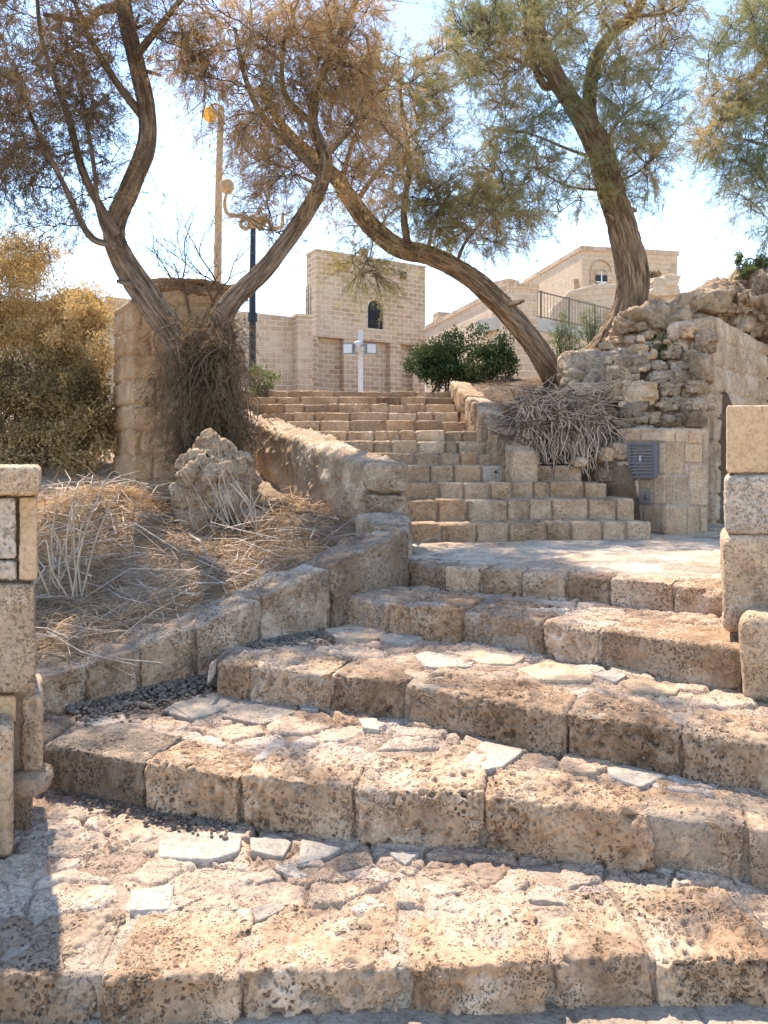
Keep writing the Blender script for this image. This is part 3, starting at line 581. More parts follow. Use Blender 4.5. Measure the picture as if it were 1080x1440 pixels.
tmp = bpy.data.objects.new('number_text', cu); me6 = bpy.data.meshes.new_from_object(tmp); bpy.data.objects.remove(tmp); to = bpy.data.objects.new('number', me6); SC.collection.objects.link(to); to.parent = pt; to.location = vp(223, 1137, .0145) - WL[pt.name]
to.rotation_euler = (math.pi / 2, 0, math.atan2(e[1], e[0]))

# ------------------------------------------------------------------ rubble wall and rocks on the right
t = thing('rubble_wall', 'collapsing rubble stone wall with a squared corner behind the cabinet', 'wall', (3.2, 8.2, .8))
def ashlar(V, Q, rh, bw, dep, seed):
    N = normals(V, Q); u = V[:, 0] + V[:, 1] * .9 + .03 * fbm(V, 3, 2, seed); w = V[:, 2] + .03 * fbm(V, 2, 2, seed + 1); row = np.floor(w / rh); fu = (u + row * bw * .43 + hsh(row, row, row) * .2) % bw; fw = w % rh
    g = np.minimum(np.minimum(fu, bw - fu), np.minimum(fw, rh - fw))
    return V + N * (dep * (sstep(0, .02, g) - 1) + .015 * fbm(V, 3, 4, seed + 3) + .009 * fbm(V, 18, 4, seed + 4) - .012 * sstep(.4, .1, worley(V, 22, seed)[0]))[:, None]
def cobble(V, Q, sc, dep, seed, aniso=(1, 1, 1.5)):
    N = normals(V, Q); P = V + .06 * np.stack([fbm(V, 4, 2, seed), fbm(V, 4, 2, seed + 1), fbm(V, 4, 2, seed + 2)], 1)
    f1, f2, c = worley(P * A(aniso), sc, seed); ed = sstep(.01, .11, f2 - f1)
    return V + N * (dep * (ed - .6) * (.5 + c) + .03 * fbm(V, 2, 3, seed + 8) + .022 * fbm(V, 11, 5, seed + 9, .62) - .02 * sstep(.45, .1, worley(V, 20, seed + 4)[0]) * (fbm(V, 3, 2, seed + 6) > 0))[:, None], c
V, Q = loft([(2.95, 8.06, 2.88), (3.41, 7.92, 2.96)], [(4.2, 9.6, 2.82), (4.72, 9.45, 2.86)], [(2.9, 8.0, .7), (3.40, 7.85, .7)], [(4.2, 9.6, .7), (4.75, 9.4, .7)], .018, .06)
V = ashlar(V, Q, .27, .36, .035, 5); mk('corner_wall', V, Q, M['plaster'], t)
V, Q = loft([(1.95, 8.55, 2.55), (2.4, 8.35, 2.6), (3.1, 8.2, 2.75)], [(2.1, 9.2, 2.75), (2.6, 9.2, 2.75), (3.5, 9.0, 2.8)], [(2.0, 7.45, .9), (2.6, 7.55, .9), (3.3, 7.8, .9)], [(2.1, 9.2, .9), (2.6, 9.2, .9), (3.5, 9, .9)], .022, .12)
V, tn = cobble(V, Q, 4.6, .07, 12); mk('rubble_core', V, Q, M['rubble'], t)
RS = [(897, 556, 27, 20, 'face'), (937, 548, 15, 10, 'face'), (920, 587, 10, 10, 'face'), (891, 586, 18, 20, 'rubble'), (937, 569, 12, 10, 'rubble'), (956, 569, 12, 11, 'rubble'), (982, 570, 15, 10, 'rubble'), (958, 515, 17, 7, 'lime'), (955, 533, 20, 12, 'rubble'),
      (925, 515, 13, 9, 'rubble'), (900, 491, 11, 6, 'face'), (963, 482, 16, 8, 'face'), (871, 515, 14, 10, 'rubble'), (868, 528, 15, 9, 'rubble'), (897, 515, 15, 12, 'rubble'), (969, 467, 13, 10, 'face'), (992, 482, 15, 16, 'plaster'), (986, 518, 12, 22, 'rubble'), (926, 531, 15, 9, 'lime'),
      (862, 552, 15, 17, 'rock'), (942, 592, 12, 10, 'rubble'), (957, 591, 10, 9, 'rubble'), (976, 590, 15, 12, 'rock'), (912, 501, 10, 6, 'rubble'), (938, 499, 9, 6, 'rubble'), (878, 541, 12, 8, 'face'), (872, 600, 13, 9, 'rubble'), (856, 585, 12, 12, 'rock'), (905, 605, 14, 7, 'rubble'), (972, 499, 10, 7, 'rubble'), (852, 610, 10, 10, 'rock'), (980, 545, 14, 10, 'plaster')]
for i in range(70):
    x, y = rng.uniform(852, 1000), rng.uniform(468, 612); Y = 8.12 - (y - 470) * .0050; sc_ = Y / F; rx, ry = rng.uniform(5, 11), rng.uniform(4, 8)
    V, Q = rock(at(x, y, Y + .02), (rx * sc_, rx * sc_, ry * sc_), .016, 720 + i, rng.uniform(-.4, .4), .4, .35); mk('rubble_stone', weather(V, Q, .012, .01, .01, 0, 6, 24, seed=720 + i, frac=.01), Q, M[['rubble', 'face', 'rubble', 'plaster'][i % 4]], t)
RS2 = [(868, 634, 15, 14), (874, 662, 13, 15), (868, 690, 14, 13), (848, 668, 12, 12), (850, 640, 11, 12), (836, 690, 10, 9), (815, 650, 12, 9), (745, 648, 16, 8), (730, 640, 10, 8)]
for i, (x, y, rx, ry) in enumerate(RS2):
    Y = 7.22; sc_ = Y / F; V, Q = rock(at(x, y, Y), (rx * sc_, .12, ry * sc_), .014, 680 + i, 0, .5, .3); mk('rubble_stone', weather(V, Q, .01, .006, .01, 0, 5, 26, seed=680 + i), Q, M['rubble' if i % 2 else 'face'], t)
for i, (x, y, rx, ry, mt) in enumerate(RS):
    Y = 8.15 - (y - 470) * .0052 + (.25 if x > 965 else 0) * -1; Yk = Y + .04; s = Yk / F
    V, Q = rock(at(x, y, Yk), (rx * s * 1.08, max(rx, ry) * s * .95, ry * s * 1.1), .014, 600 + i, rng.uniform(-.3, .3), .42, .3)
    mk('rubble_stone', weather(V, Q, .02, .014, .016, .2, 6, 22, seed=600 + i, frac=.02), Q, M[mt], t)
# outcrop
t = thing('rock_outcrop', 'eroded brown rock ledge overhanging the rubble wall on the right', 'rock', (4.2, 9.8, 1.5))
def ledge(P, R, name, seed, mat='rock', amp=.24):
    V, Q = sweep(P, R, 72, 40, 0, seed); N = normals(V, Q)
    Vw = V * A([1, 1, 2.2]); d = amp * fbm(V, 1.3, 4, seed) + .13 * fbm(Vw, 3.2, 5, seed + 3, .6) + .05 * fbm(V, 11, 5, seed + 5, .65)
    f1, f2, c = worley(V, 4.0, seed); d = d - .07 * sstep(.2, .0, f2 - f1) * sstep(0, .3, fbm(V, 1.5, 2, seed + 9)) - .05 * sstep(.5, .1, worley(V, 11, seed + 2)[0]) * (fbm(V, 2.5, 2, seed + 4) > 0) - .13 * sstep(.1, .0, np.abs(fbm(Vw, 1.5, 4, seed + 12, .55))) - .06 * sstep(.1, .0, np.abs(fbm(Vw, 3.4, 4, seed + 14, .55)))
    return mk(name, V + N * d[:, None], Q, M[mat], t)
ledge([at(862, 520, 9.2), at(885, 478, 9.0), at(905, 455, 8.9), at(950, 447, 9.1), at(1000, 432, 9.5), at(1050, 420, 9.9), at(1110, 410, 10.2)], [.10, .24, .24, .20, .26, .32, .3], 'ledge', 31, 'plaster', .10)
ledge([at(985, 420, 9.9), at(1030, 428, 9.6), at(1075, 432, 9.5), at(1130, 430, 9.6), at(1220, 430, 9.8)], [.12, .30, .42, .5, .4], 'overhang', 41)
ledge([at(1075, 560, 10.8), at(1085, 490, 10.8), at(1150, 480, 10.8), at(1260, 500, 10.8)], [.6, .7, .8, .8], 'cave_wall', 51)
t = thing('tree_root_mound', 'dark earthy root mound at the foot of the tall right tree', 'mound', at(840, 520, 9.6))
ledge([at(775, 535, 9.5), at(805, 525, 9.6), at(840, 508, 9.7), at(868, 488, 9.8), at(895, 480, 9.9)], [.06, .13, .2, .2, .1], 'mound', 61, 'rock', .06)
t = thing('boulder', 'pale crumbly boulder sitting in the dry garden bed', 'boulder', at(310, 750, 6.4))
V, Q = rock(at(308, 700, 6.3), (.36, .36, .44), .02, 71, .4, .25, .5); V, _ = cobble(V, Q, 2.6, .03, 71, (1, 1, 1)); mk('boulder_body', weather(V, Q, .035, .012, .016, .2, 3, 20, seed=72, frac=.025), Q, M['rubble'], t)
for i, (x, y, r) in enumerate([(262, 700, 17), (275, 728, 20), (250, 688, 11), (286, 752, 15), (345, 735, 20)]):
    V, Q = rock(at(x, y, 6.1), (r * .0062, r * .006, r * .006), .012, 80 + i, i, .4, .3); mk('boulder_lump', weather(V, Q, .015, .008, .01, 0, 5, 25, seed=80 + i), Q, M['rubble'], t)

# ------------------------------------------------------------------ buildings
def wall_obj(name, L, D, H, mat, loc, ang, parent=None):
    m = MB(); m.box((0, 0, H / 2), (L, D, H)); o = m.build(name, mat, parent); o.location = A(loc) - (WL[parent.name] if parent else 0); o.rotation_euler.z = ang; WL[o.name] = A(loc, float); return o
# tower: local frame, x along the front, y into the wall
def local_parent(name, label, cat, P0, P1):
    t = thing(name, label, cat, (P0[0], P0[1], 2.2)); ang = math.atan2(P1[1] - P0[1], P1[0] - P0[0]); t.rotation_euler.z = ang; return t, math.hypot(P1[0] - P0[0], P1[1] - P0[1]), ang
def lmk(mb, name, mat, t, smooth=False):             # mesh given in the local frame of t (z absolute)
    V = np.concatenate(mb.V) - A([0, 0, 2.2]); Q = np.concatenate(mb.Q)
    keep = WL[t.name]; WL[t.name] = A([0, 0, 0]); o = mk(name, V, Q, mat, t, smooth); WL[t.name] = keep; return o
def arch_panel(x0, x1, z0, z1, cx, w, zb, zs, y=0., dep=.3, n=12):
    """wall front with an arched opening, with reveals"""
    m = MB(); a = np.linspace(math.pi, 0, n + 1); r = w / 2
    arc = [(cx + r * math.cos(t), zs + r * math.sin(t)) for t in a]
    def quad(p): m.add([(q[0], y, q[1]) for q in p], [[0, 1, 2, 3]])
    quad([(x0, z0), (cx - r, z0), (cx - r, z1), (x0, z1)]); quad([(cx + r, z0), (x1, z0), (x1, z1), (cx + r, z1)])
    if zb > z0: quad([(cx - r, z0), (cx + r, z0), (cx + r, zb), (cx - r, zb)])
    for i in range(n): quad([arc[i], arc[i + 1], (arc[i + 1][0], z1), (arc[i][0], z1)])
    rim = [(cx - r, zb)] + arc + [(cx + r, zb)]
    for i in range(len(rim)):
        p, q_ = rim[i], rim[(i + 1) % len(rim)]; m.add([(p[0], y, p[1]), (p[0], y + dep, p[1]), (q_[0], y + dep, q_[1]), (q_[0], y, q_[1])], [[0, 1, 2, 3]])
    return m
P0, P1 = at(445, 353, 38), at(598, 377, 41.5)
t, L, ang = local_parent('stone_tower', 'square stone tower with one barred arched window above the stairs', 'tower', P0, P1)
top = P0[2]; zp = EYE + 165 / F * 38.5; sx = L / 153.0
fx = lambda px: (px - 445) * sx
wc, ww = fx(525), .95; zb = EYE + 178 / F * 39.8; zs = EYE + 205 / F * 39.8
m = arch_panel(0, L, zp, top, wc, ww, zb, zs)
m.add([(0, 0, zp), (0, 1.1, zp), (0, 1.1, top), (0, 0, top)], [[0, 3, 2, 1]]); m.add([(L, 0, zp), (L, 1.1, zp), (L, 1.1, top), (L, 0, top)], [[0, 1, 2, 3]])
m.add([(0, 0, top), (L, 0, top), (L, 1.1, top), (0, 1.1, top)], [[0, 1, 2, 3]]); m.add([(0, 1.1, 2), (L, 1.1, 2), (L, 1.1, top), (0, 1.1, top)], [[0, 3, 2, 1]])
m.add([(0, 0, zp), (L, 0, zp), (L, .4, zp), (0, .4, zp)], [[0, 3, 2, 1]])
lmk(m, 'wall', M['tower'], t)
m = MB(); m.box((L / 2, .74, (2 + zp) / 2), (L - .04, .68, zp - 2)); lmk(m, 'recessed_panel', M['tower'], t)
for a, b in ((437, 447), (481, 503), (546, 561), (580, 598)):
    m = MB(); m.box(((fx(a) + fx(b)) / 2, .21, (2 + zp) / 2 - .002), (fx(b) - fx(a), .40, zp - 2)); lmk(m, 'pilaster', M['tower'], t)
m = MB(); m.box((L / 2, .55, top + .06), (L + .06, 1.16, .1)); lmk(m, 'coping', M['wallfar'], t)
win = MB(); win.box((wc, .24, (zb + zs + ww / 2) / 2), (ww + .1, .02, zs + ww / 2 - zb + .1)); wo = lmk(win, 'window', M['dark'], t)
m = MB()
for i in range(9): m.box((wc - ww / 2 + ww * (i + .5) / 9, .12, (zb + zs) / 2), (.025, .025, zs - zb))
for z_ in (zb + .25, zs): m.box((wc, .125, z_), (ww, .03, .05))
for i in range(7): a_ = math.pi * (i + .5) / 7; m.tube([(wc, .12, zs), (wc + ww / 2 * math.cos(a_), .12, zs + ww / 2 * math.sin(a_))], .012, 4)
b_ = lmk(m, 'window_bars', M['iron'], t)
b_.parent = wo; b_.location = A(b_.location) - A(wo.location)
m = MB(); m.box((fx(563), -.12, top - .6), (.26, .24, .36)); lmk(m, 'floodlight', M['iron'], t)
m = MB(); m.add(*rock((fx(512), .3, top + .35), (.24, .24, .3), .08, 2, 0, .1, .05)); lmk(m, 'roof_finial', M['wallfar'], t)
# boundary wall with buttress, left of the tower
P0, P1 = at(250, 436, 34), at(437, 447, 36.5)
t, L, ang = local_parent('boundary_wall', 'long brick boundary wall with a buttress left of the tower', 'wall', P0, P1)
m = MB(); h = EYE + 203 / F * 35; m.hexa([(-3, 0, h + .2), (L, 0, h - .1)], [(-3, .8, h + .2), (L, .8, h - .1)], [(-3, 0, 2), (L, 0, 2)], [(-3, .8, 2), (L, .8, 2)]); lmk(m, 'wall', M['wallfar'], t)
m = MB(); m.box((L - .52, -.35, (2 + h) / 2 - .08), (.72, .7, h - 2.2)); lmk(m, 'buttress', M['wallfar'], t)
m = MB(); m.box((L - .52, -.35, h - .10), (.86, .8, .14)); lmk(m, 'buttress_cap', M['house'], t)
m = MB()
for i in range(3): m.tube([(L - .1 + .12 * i, .4, h), (L - .1 + .12 * i, .4, h + 1.5)], .03, 5)
lmk(m, 'ladder_rail', M['iron'], t)
# tan wall behind the hedge
P0, P1 = at(-200, 424, 15), at(215, 430, 15.5)
t, L, ang = local_parent('garden_wall', 'tan plastered wall behind the straw coloured hedge', 'wall', P0, P1)
m = MB(); h = EYE + 212 / F * 15; m.box((L / 2, .3, (1.2 + h) / 2), (L, .6, h - 1.2)); lmk(m, 'wall', M['house'], t)
m = MB(); m.box((L / 2, .3, h + .05), (L + .05, .72, .12)); lmk(m, 'coping', M['wallfar'], t)
# long wall to the right of the tower
P0, P1 = at(598, 462, 33.5), at(716, 404, 25)
t, L, ang = local_parent('terrace_wall', 'tall block wall receding from the bridge towards the tower', 'wall', P0, P1)
h = P1[2]; m = MB(); m.box((L / 2, .5, (2 + h) / 2), (L, 1., h - 2)); lmk(m, 'wall', M['wallfar'], t)
m = MB(); m.box((L / 2, .5, h + .07), (L + .1, 1.1, .16)); lmk(m, 'coping', M['tower'], t)
m = MB(); m.box((L * .1, .5, h + .35), (.7, .7, .45)); lmk(m, 'chimney', M['tower'], t)
# bridge terrace with railing
P0, P1 = at(717, 440, 25.05), at(905, 474, 31)
t, L, ang = local_parent('terrace', 'stone terrace with a grey concrete edge, iron railing and low dark arch', 'terrace', P0, P1)
zt = EYE + 198 / F * 25.3
m = arch_panel(0, L, 1.8, zt - .42, 1.15, 1.25, 1.8, EYE + 112 / F * 25.5, 0, .5); lmk(m, 'wall', M['house'], t)
m = MB(); m.box((L / 2 + .1, 1.1, 3.5), (L - .4, .9, 3.4)); lmk(m, 'backing', M['house'], t)
m = MB(); m.box((1.15, .46, 3.), (1.4, .05, 2.4)); lmk(m, 'archway', M['dark'], t)
m = MB(); m.box((L / 2 + .15, .8, zt - .2), (L - .3, 1.7, .42)); lmk(m, 'concrete_edge', M['concrete'], t)
m = MB()
for i in range(46): x = .1 + i * (L - .2) / 45; m.box((x, .06, zt + .48), (.014, .014, .95))
for z_ in (zt + .1, zt + .95): m.box((L / 2, .06, z_), (L, .045, .04))
for i in range(6): m.box((.1 + i * (L - .2) / 5, .06, zt + .5), (.05, .05, 1.0))
lmk(m, 'railing', M['rail'], t)
m = MB(); m.box((.25, .35, zt + .55), (.55, .7, 1.15)); lmk(m, 'end_pillar', M['tower'], t)
# upper house
P0, P1 = at(737, 399, 45.5), at(818, 352, 38)
t, L, ang = local_parent('stone_house', 'flat roofed stone house behind the railing, upper right of the stairs', 'house', P0, P1)
h = P1[2]; m = MB(); m.box((L / 2, 2.6, (2 + h) / 2), (L, 5.2, h - 2)); lmk(m, 'wall', M['house'], t)
m = MB(); m.box((L / 2, 2.6, h + .1), (L + .15, 5.35, .22)); lmk(m, 'roof_edge', M['wallfar'], t)
for i, (u, zz) in enumerate(((.42, 5.2), (.58, 5.9), (.2, 4.6))):
    m = MB(); m.box((L * u, -.005, h - zz + 1.4), (.42, .03, 1.15)); m.tube([(L * u, -.02, h - zz + 1.97), (L * u, .01, h - zz + 1.971)], [.21, .21], 10); lmk(m, 'niche', M['plaster'], t)
for i, u in enumerate((.93, .1)):
    m = MB(); m.box((L * u, -.1, h - (1.7 if i == 0 else 4.4)), (.3, .25, .75)); lmk(m, 'shutter_box', M['plaster'], t)
for i, y_ in enumerate((1.0, 3.0)):
    zc = h - 1.75 - .1 * i
    f = MB(); f.box((L + .04, y_, zc), (.10, 1.1, 1.5)); f.tube([(L - .02, y_, zc + .75), (L + .09, y_, zc + .751)], [.55, .55], 14); fo = lmk(f, 'window', M['plaster'], t)
    g = MB(); g.box((L + .1, y_, zc - .05), (.02, .62, 1.2)); g.tube([(L + .06, y_, zc + .55), (L + .11, y_, zc + .551)], [.31, .31], 12); go = lmk(g, 'window_pane', M['dark'], t); go.parent = fo; go.location = A(go.location) - A(fo.location)
    g = MB(); g.box((L + .115, y_, zc), (.02, .06, 1.3)); g.box((L + .115, y_, zc + .2), (.02, .6, .06)); go = lmk(g, 'window_bar', M['white'], t); go.parent = fo; go.location = A(go.location) - A(fo.location)
# broken parapet in front of the house
t = thing('ruined_parapet', 'pale broken parapet wall between the tall tree and the house', 'wall', at(900, 440, 30))
pts = [at(775, 432, 33), at(803, 410, 32.5), at(842, 398, 32), at(850, 397, 31.9), at(862, 400, 32), at(915, 405, 32.4), at(950, 415, 33)]
ft = A(pts); bt = ft + A([0, .8, 0]); V, Q = loft(ft, bt, ft * A([1, 1, 0]) + A([0, 0, 4.2]), bt * A([1, 1, 0]) + A([0, 0, 4.2]), .12, .05)
mk('wall', weather(V, Q, .15, .05, 0, 0, .8, 5, seed=5), Q, M['house'], t)
V, Q = rock(at(932, 405, 31.5), (.75, .6, .5), .06, 5, 0, .6, .4); mk('broken_top', V, Q, M['house'], t)
# ruined pillar at left
t = thing('ruined_pillar', 'square remnant of a masonry wall standing behind the left tree', 'pillar', (-2.1, 7.9, 1.0))
f = [at(186, 700, 7.6), at(332, 700, 7.75)]; zt = [EYE + 222 / F * 7.6, EYE + 236 / F * 7.7, EYE + 226 / F * 7.75]
fm = (f[0] + f[1]) / 2
ft = [A([f[0][0] - .0, 7.6, zt[0]]), A([fm[0], 7.68, zt[1]]), A([f[1][0], 7.75, zt[2]])]; sh = A([-.44, .7, 0])
bt = [p + sh for p in ft]; V, Q = loft(ft, bt, [A([*p[:2], .7]) for p in ft], [A([*p[:2], .7]) for p in bt], .018, .03)
mk('masonry', ashlar(V, Q, .25, .40, .035, 3), Q, M['ruin'], t)
V, Q = rock((ft[1][0] + .0, 8.0, zt[1] + .0), (.62, .35, .09), .02, 77, .1, .6, .4); mk('crumbling_top', weather(V, Q, .03, .015, .012, 0, 5, 20, seed=4), Q, M['rock'], t)
# stair-top cross, lamp posts
t = thing('cross_lamp', 'white pole with a crossbar carrying two floodlights at the stair top', 'lamp post', at(507, 600, 14))
b = at(507, 556, 14); tp = at(507, 464, 14); m = MB(); m.box(((b[0]), 14, (2.2 + tp[2]) / 2), (.085, .085, tp[2] - 2.2)); m.build('pole', M['white'], t)
c = at(507, 491, 14); m = MB(); m.box(c - A([0, .07, 0]), (.52, .05, .07)); m.build('crossbar', M['white'], t)
for px, s in ((491, -1), (521, 1)):
    q_ = at(px, 491, 13.9); m = MB(); m.box(q_, (.2, .14, .2), (1, .25 * s)); fo = m.build('floodlight', M['grey'], t)
    m = MB(); m.box(q_ + A([.02 * s, -.075, 0]), (.155, .02, .155), (1, .25 * s)); m.build('lens', M['glass'], fo)
V, Q = rock(at(503, 484, 13.9), (.07, .06, .06), .02, 1, 0, .1, .0); mk('lamp_dome', V, Q, M['white'], t)
t = thing('street_lamp', 'dark iron street lamp with two curled arms, left of the tower', 'street lamp', at(355, 600, 16))
b = at(355, 600, 16); m = MB(); s = 16 / F
m.tube([A([b[0], 16, 1.9]), A([b[0], 16, 2.4]), at(355, 420, 16), at(356, 320, 16)], [.12, .085, .07, .055], 12, 4); m.tube([at(355, 452, 16), at(355, 440, 16)], [.1, .1], 12); m.build('pole', M['iron'], t, True)
m = MB(); V, Q = rock(at(356, 312, 16), (.11, .11, .17), .03, 3, 0, .1, .05); m.add(V, Q); m.build('hub', M['rustpole'], t, True)
for pts in ([(356, 316), (345, 308), (338, 316), (346, 322), (352, 312), (338, 304), (322, 302), (316, 290), (318, 272)], [(356, 316), (366, 306), (372, 314), (365, 322), (362, 312), (374, 308), (384, 320), (396, 318), (398, 300)]):
    m = MB(); m.tube([at(x, y, 16) for x, y in pts], [.04] * 8 + [.03], 8, 6); m.build('arm', M['rustpole'], t, True)
for x, y in ((319, 262),):
    V, Q = rock(at(x, y, 16), (.15, .15, .16), .04, 6, 0, .0, .0); mk('globe', V, Q, M['rustpole'], t)
t = thing('tall_pole', 'slender tan pole carrying one amber globe, left of the street lamp', 'pole', at(307, 600, 20))
m = MB(); m.tube([A([at(305, 0, 20)[0], 20, 2.0]), at(307, 300, 20), at(311, 150, 20)], [.115, .095, .075], 12, 6); m.build('pole', M['rustpole'], t, True)
m = MB(); m.tube([at(311, 150, 20), at(302, 146, 20), at(295, 152, 20)], [.04, .035, .03], 8, 4); m.build('arm', M['rustpole'], t, True)
V, Q = rock(at(295, 161, 20), (.2, .2, .2), .05, 6, 0, .0, .0); mk('globe', V, Q, M['amber'], t)

# ------------------------------------------------------------------ plants
def blades(B, D, L, w, nseg=1, droop=0., seed=0):
    """thin leaf quads: base B, direction D, length L, width w"""
    r = np.random.default_rng(seed); n = len(B); S = np.cross(D, r.normal(size=(n, 3))); S /= np.maximum(np.linalg.norm(S, axis=1, keepdims=True), 1e-9)
    L = L[:, None]; w = (w if hasattr(w, '__len__') else np.full(n, w))[:, None]
    m_ = B + D * L * .5; t_ = B + D * L + A([0, 0, -1]) * droop * L
    V = np.stack([B, m_ + S * w * .5, t_, m_ - S * w * .5], 1).reshape(-1, 3)
    return V, np.arange(4 * n).reshape(-1, 4)
def unit(v): return v / np.maximum(np.linalg.norm(v, axis=1, keepdims=True), 1e-9)
def plumes(B, D, L, nb, bl, bw, seed, droop=.35):
    r = np.random.default_rng(seed); n = len(B); t = r.uniform(0, 1, (n, nb)); Lr = (L * r.uniform(.6, 1.3, n))[:, None, None]
    P = B[:, None] + D[:, None] * Lr * t[..., None] + A([0, 0, -1]) * (Lr * t[..., None] ** 2 * droop)
    dd = D[:, None] * .9 + r.normal(size=(n, nb, 3)) * .5 + A([0, 0, -1]) * (droop * t[..., None])
    return blades(P.reshape(-1, 3), unit(dd.reshape(-1, 3)), bl * r.uniform(.6, 1.4, n * nb), bw, seed=seed)
def grow(limbs, blobs, seed, per=1.0, spr=26, leaf=None):
    """twigs reaching from the limbs to leaf clusters inside the blobs (px, py, rx, ry, Y, depth, count)"""
    r = np.random.default_rng(seed); nodes = np.vstack([crom(l, 8) for l in limbs]); C = []
    for (x, y, rx, ry, Y, dp, cnt) in blobs:
        d = r.normal(size=(cnt, 3)); d = unit(d) * r.uniform(.15, 1, (cnt, 1)) ** .5
        C.append(at(x, y, Y) + d * A([rx / F * Y, dp, ry / F * Y]))
    C = np.vstack(C); tw = MB(); SB = []; SD = []
    order = np.argsort([np.min(((nodes - c) ** 2).sum(1)) for c in C]); NN = [nodes]
    allN = nodes
    for i in order:
        c = C[i]; d2 = ((allN - c) ** 2).sum(1) + .8 * np.maximum(0, allN[:, 2] - c[2]) ** 2; q_ = allN[np.argmin(d2)]; dist = np.linalg.norm(c - q_)
        n_ = 6; tt = np.linspace(0, 1, n_)[:, None]; path = q_ + (c - q_) * tt + A([0, 0, 1]) * (tt * (1 - tt)) * dist * r.uniform(-.1, .5) + r.normal(size=(n_, 3)) * dist * .045 * np.sin(tt * math.pi)
        tw.tube(path, np.linspace(min(.022, .006 + .006 * dist), .003, n_), 4)
        allN = np.vstack([allN, path[2:]])
        dr = (c - q_) / max(dist, 1e-6)
        for k in range(6):
            tp = r.uniform(.45, 1.) if k else 1.; j = tp * (n_ - 1); jj = min(int(j), n_ - 2); b = path[jj] + (path[jj + 1] - path[jj]) * (j - jj)
            d_ = unit((dr * .55 + r.normal(size=3) * .62 + A([0, 0, .12]))[None])[0]; ln = r.uniform(.16, .42)
            m_ = b + d_ * ln * .5 + r.normal(size=3) * .015; e_ = b + d_ * ln + A([0, 0, -.12 * ln]) + r.normal(size=3) * .03
            tw.tube([b, m_, e_], [.0045, .0032, .0015], 4)
            q_n = max(2, int(spr * per * r.uniform(.5, 1.5) / 6)); tt = r.uniform(.2, 1., (q_n, 1)); SB.append(b + (e_ - b) * tt + r.normal(size=(q_n, 3)) * .018); SD.append(unit(d_ + r.normal(size=(q_n, 3)) * .5))
    return tw, np.vstack(SB), np.vstack(SD)
def tree(name, label, base, stems, limbs, blobs, bark, leaf, seed, spr=36, nb=27, bl=.05, bw=.0045, L=.17, group='tamarisk trees over the stairs'):
    t = thing(name, label, 'tree', base, group)
    rs = np.random.default_rng(seed + 3); stems = [(P, np.asarray(R) * .87) for P, R in stems]; limbs = [(P, np.asarray(R) * .9) for P, R in limbs]
    for i, (P, R) in enumerate(stems):
        V, Q = sweep(P, R, 84, 30, .2, seed + i); mk('trunk' if i == 0 else 'limb', V, Q, bark, t, tube=TUBE)
    for i, (P, R) in enumerate(limbs):
        V, Q = sweep(P, R, 14, 8, .08, seed + 20 + i); mk('branch', V, Q, bark, t, tube=TUBE)
    for P, R in stems:
        P = np.asarray(P)
        for k in range(5):
            i = rs.integers(2, len(P) - 2); p = P[i] + (P[i + 1] - P[i]) * rs.random(); d = unit((rs.normal(size=3) * A([1, .5, .5]) + A([0, -.5, .3]))[None])[0]; r_ = R[i]
            V, Q = sweep([p + d * r_ * .5, p + d * (r_ * 1.1), p + d * (r_ * 1.1 + rs.uniform(.03, .16))], [r_ * .42, r_ * .24, r_ * .14], 9, 3); mk('dead_stub', V, Q, bark, t, tube=TUBE)
    tw, SB, SD = grow([A(P)[max(0, len(P) // 3):] for P, _ in stems] + [A(P) for P, _ in limbs], blobs, seed, 1., spr)
    tw.build('twigs', M['twig'], t, True)
    V, Q = plumes(SB, SD, L, nb, bl, bw, seed); mk('crown', V, Q, leaf, t, False)
    return t
def lm(pts, Y0, Y1, r0, r1):
    n = len(pts); r0 *= .9; r1 *= .9; return [at(x, y, Y0 + (Y1 - Y0) * i / (n - 1)) for i, (x, y) in enumerate(pts)], np.linspace(r0, r1, n)
# left tree, two stems
S1 = lm([(318, 640), (298, 560), (252, 482), (212, 425), (172, 365), (160, 320), (182, 265), (206, 205), (206, 150), (190, 80), (176, 20), (165, -60)], 7.45, 6.6, .15, .08); S1[1][:8] = [.14, .15, .155, .145, .122, .108, .10, .095]
S2 = lm([(285, 620), (300, 530), (306, 470), (325, 425), (375, 375), (420, 315), (448, 268), (458, 225), (440, 170), (452, 110), (478, 50), (505, -10)], 7.4, 7.0, .13, .03); S2[1][2:8] = [.115, .105, .092, .085, .08, .07]
L1 = [lm([(160, 345), (125, 330), (90, 260), (50, 180), (20, 90)], 6.9, 6.2, .045, .012), lm([(165, 330), (120, 250), (95, 160), (60, 60), (50, -30)], 6.9, 6.1, .05, .015), lm([(205, 170), (160, 110), (120, 40), (90, -40)], 6.9, 6.2, .05, .015), lm([(158, 350), (140, 300), (130, 220), (110, 100)], 6.9, 6.4, .04, .01),
      lm([(190, 80), (230, 30), (270, -20)], 6.7, 6.4, .05, .02), lm([(170, 10), (140, 15), (120, 30), (60, 20)], 6.7, 6.3, .06, .02), lm([(455, 250), (410, 205), (370, 165), (345, 110), (330, 40)], 7.3, 6.9, .06, .02), lm([(440, 175), (400, 130), (400, 60), (420, 0)], 7.2, 6.9, .04, .012), lm([(458, 220), (500, 170), (520, 100), (515, 50)], 7.2, 7.1, .04, .012)]
BL1 = [(130, -170, 190, 110, 5.5, .9, 9), (430, -130, 150, 100, 5.8, .8, 8), (50, 110, 110, 130, 6.4, .8, 50), (90, 220, 120, 120, 6.5, .7, 27), (25, 250, 60, 110, 6.4, .6, 18), (90, 20, 120, 60, 6.3, .8, 26), (255, 40, 60, 70, 6.6, .7, 12)]
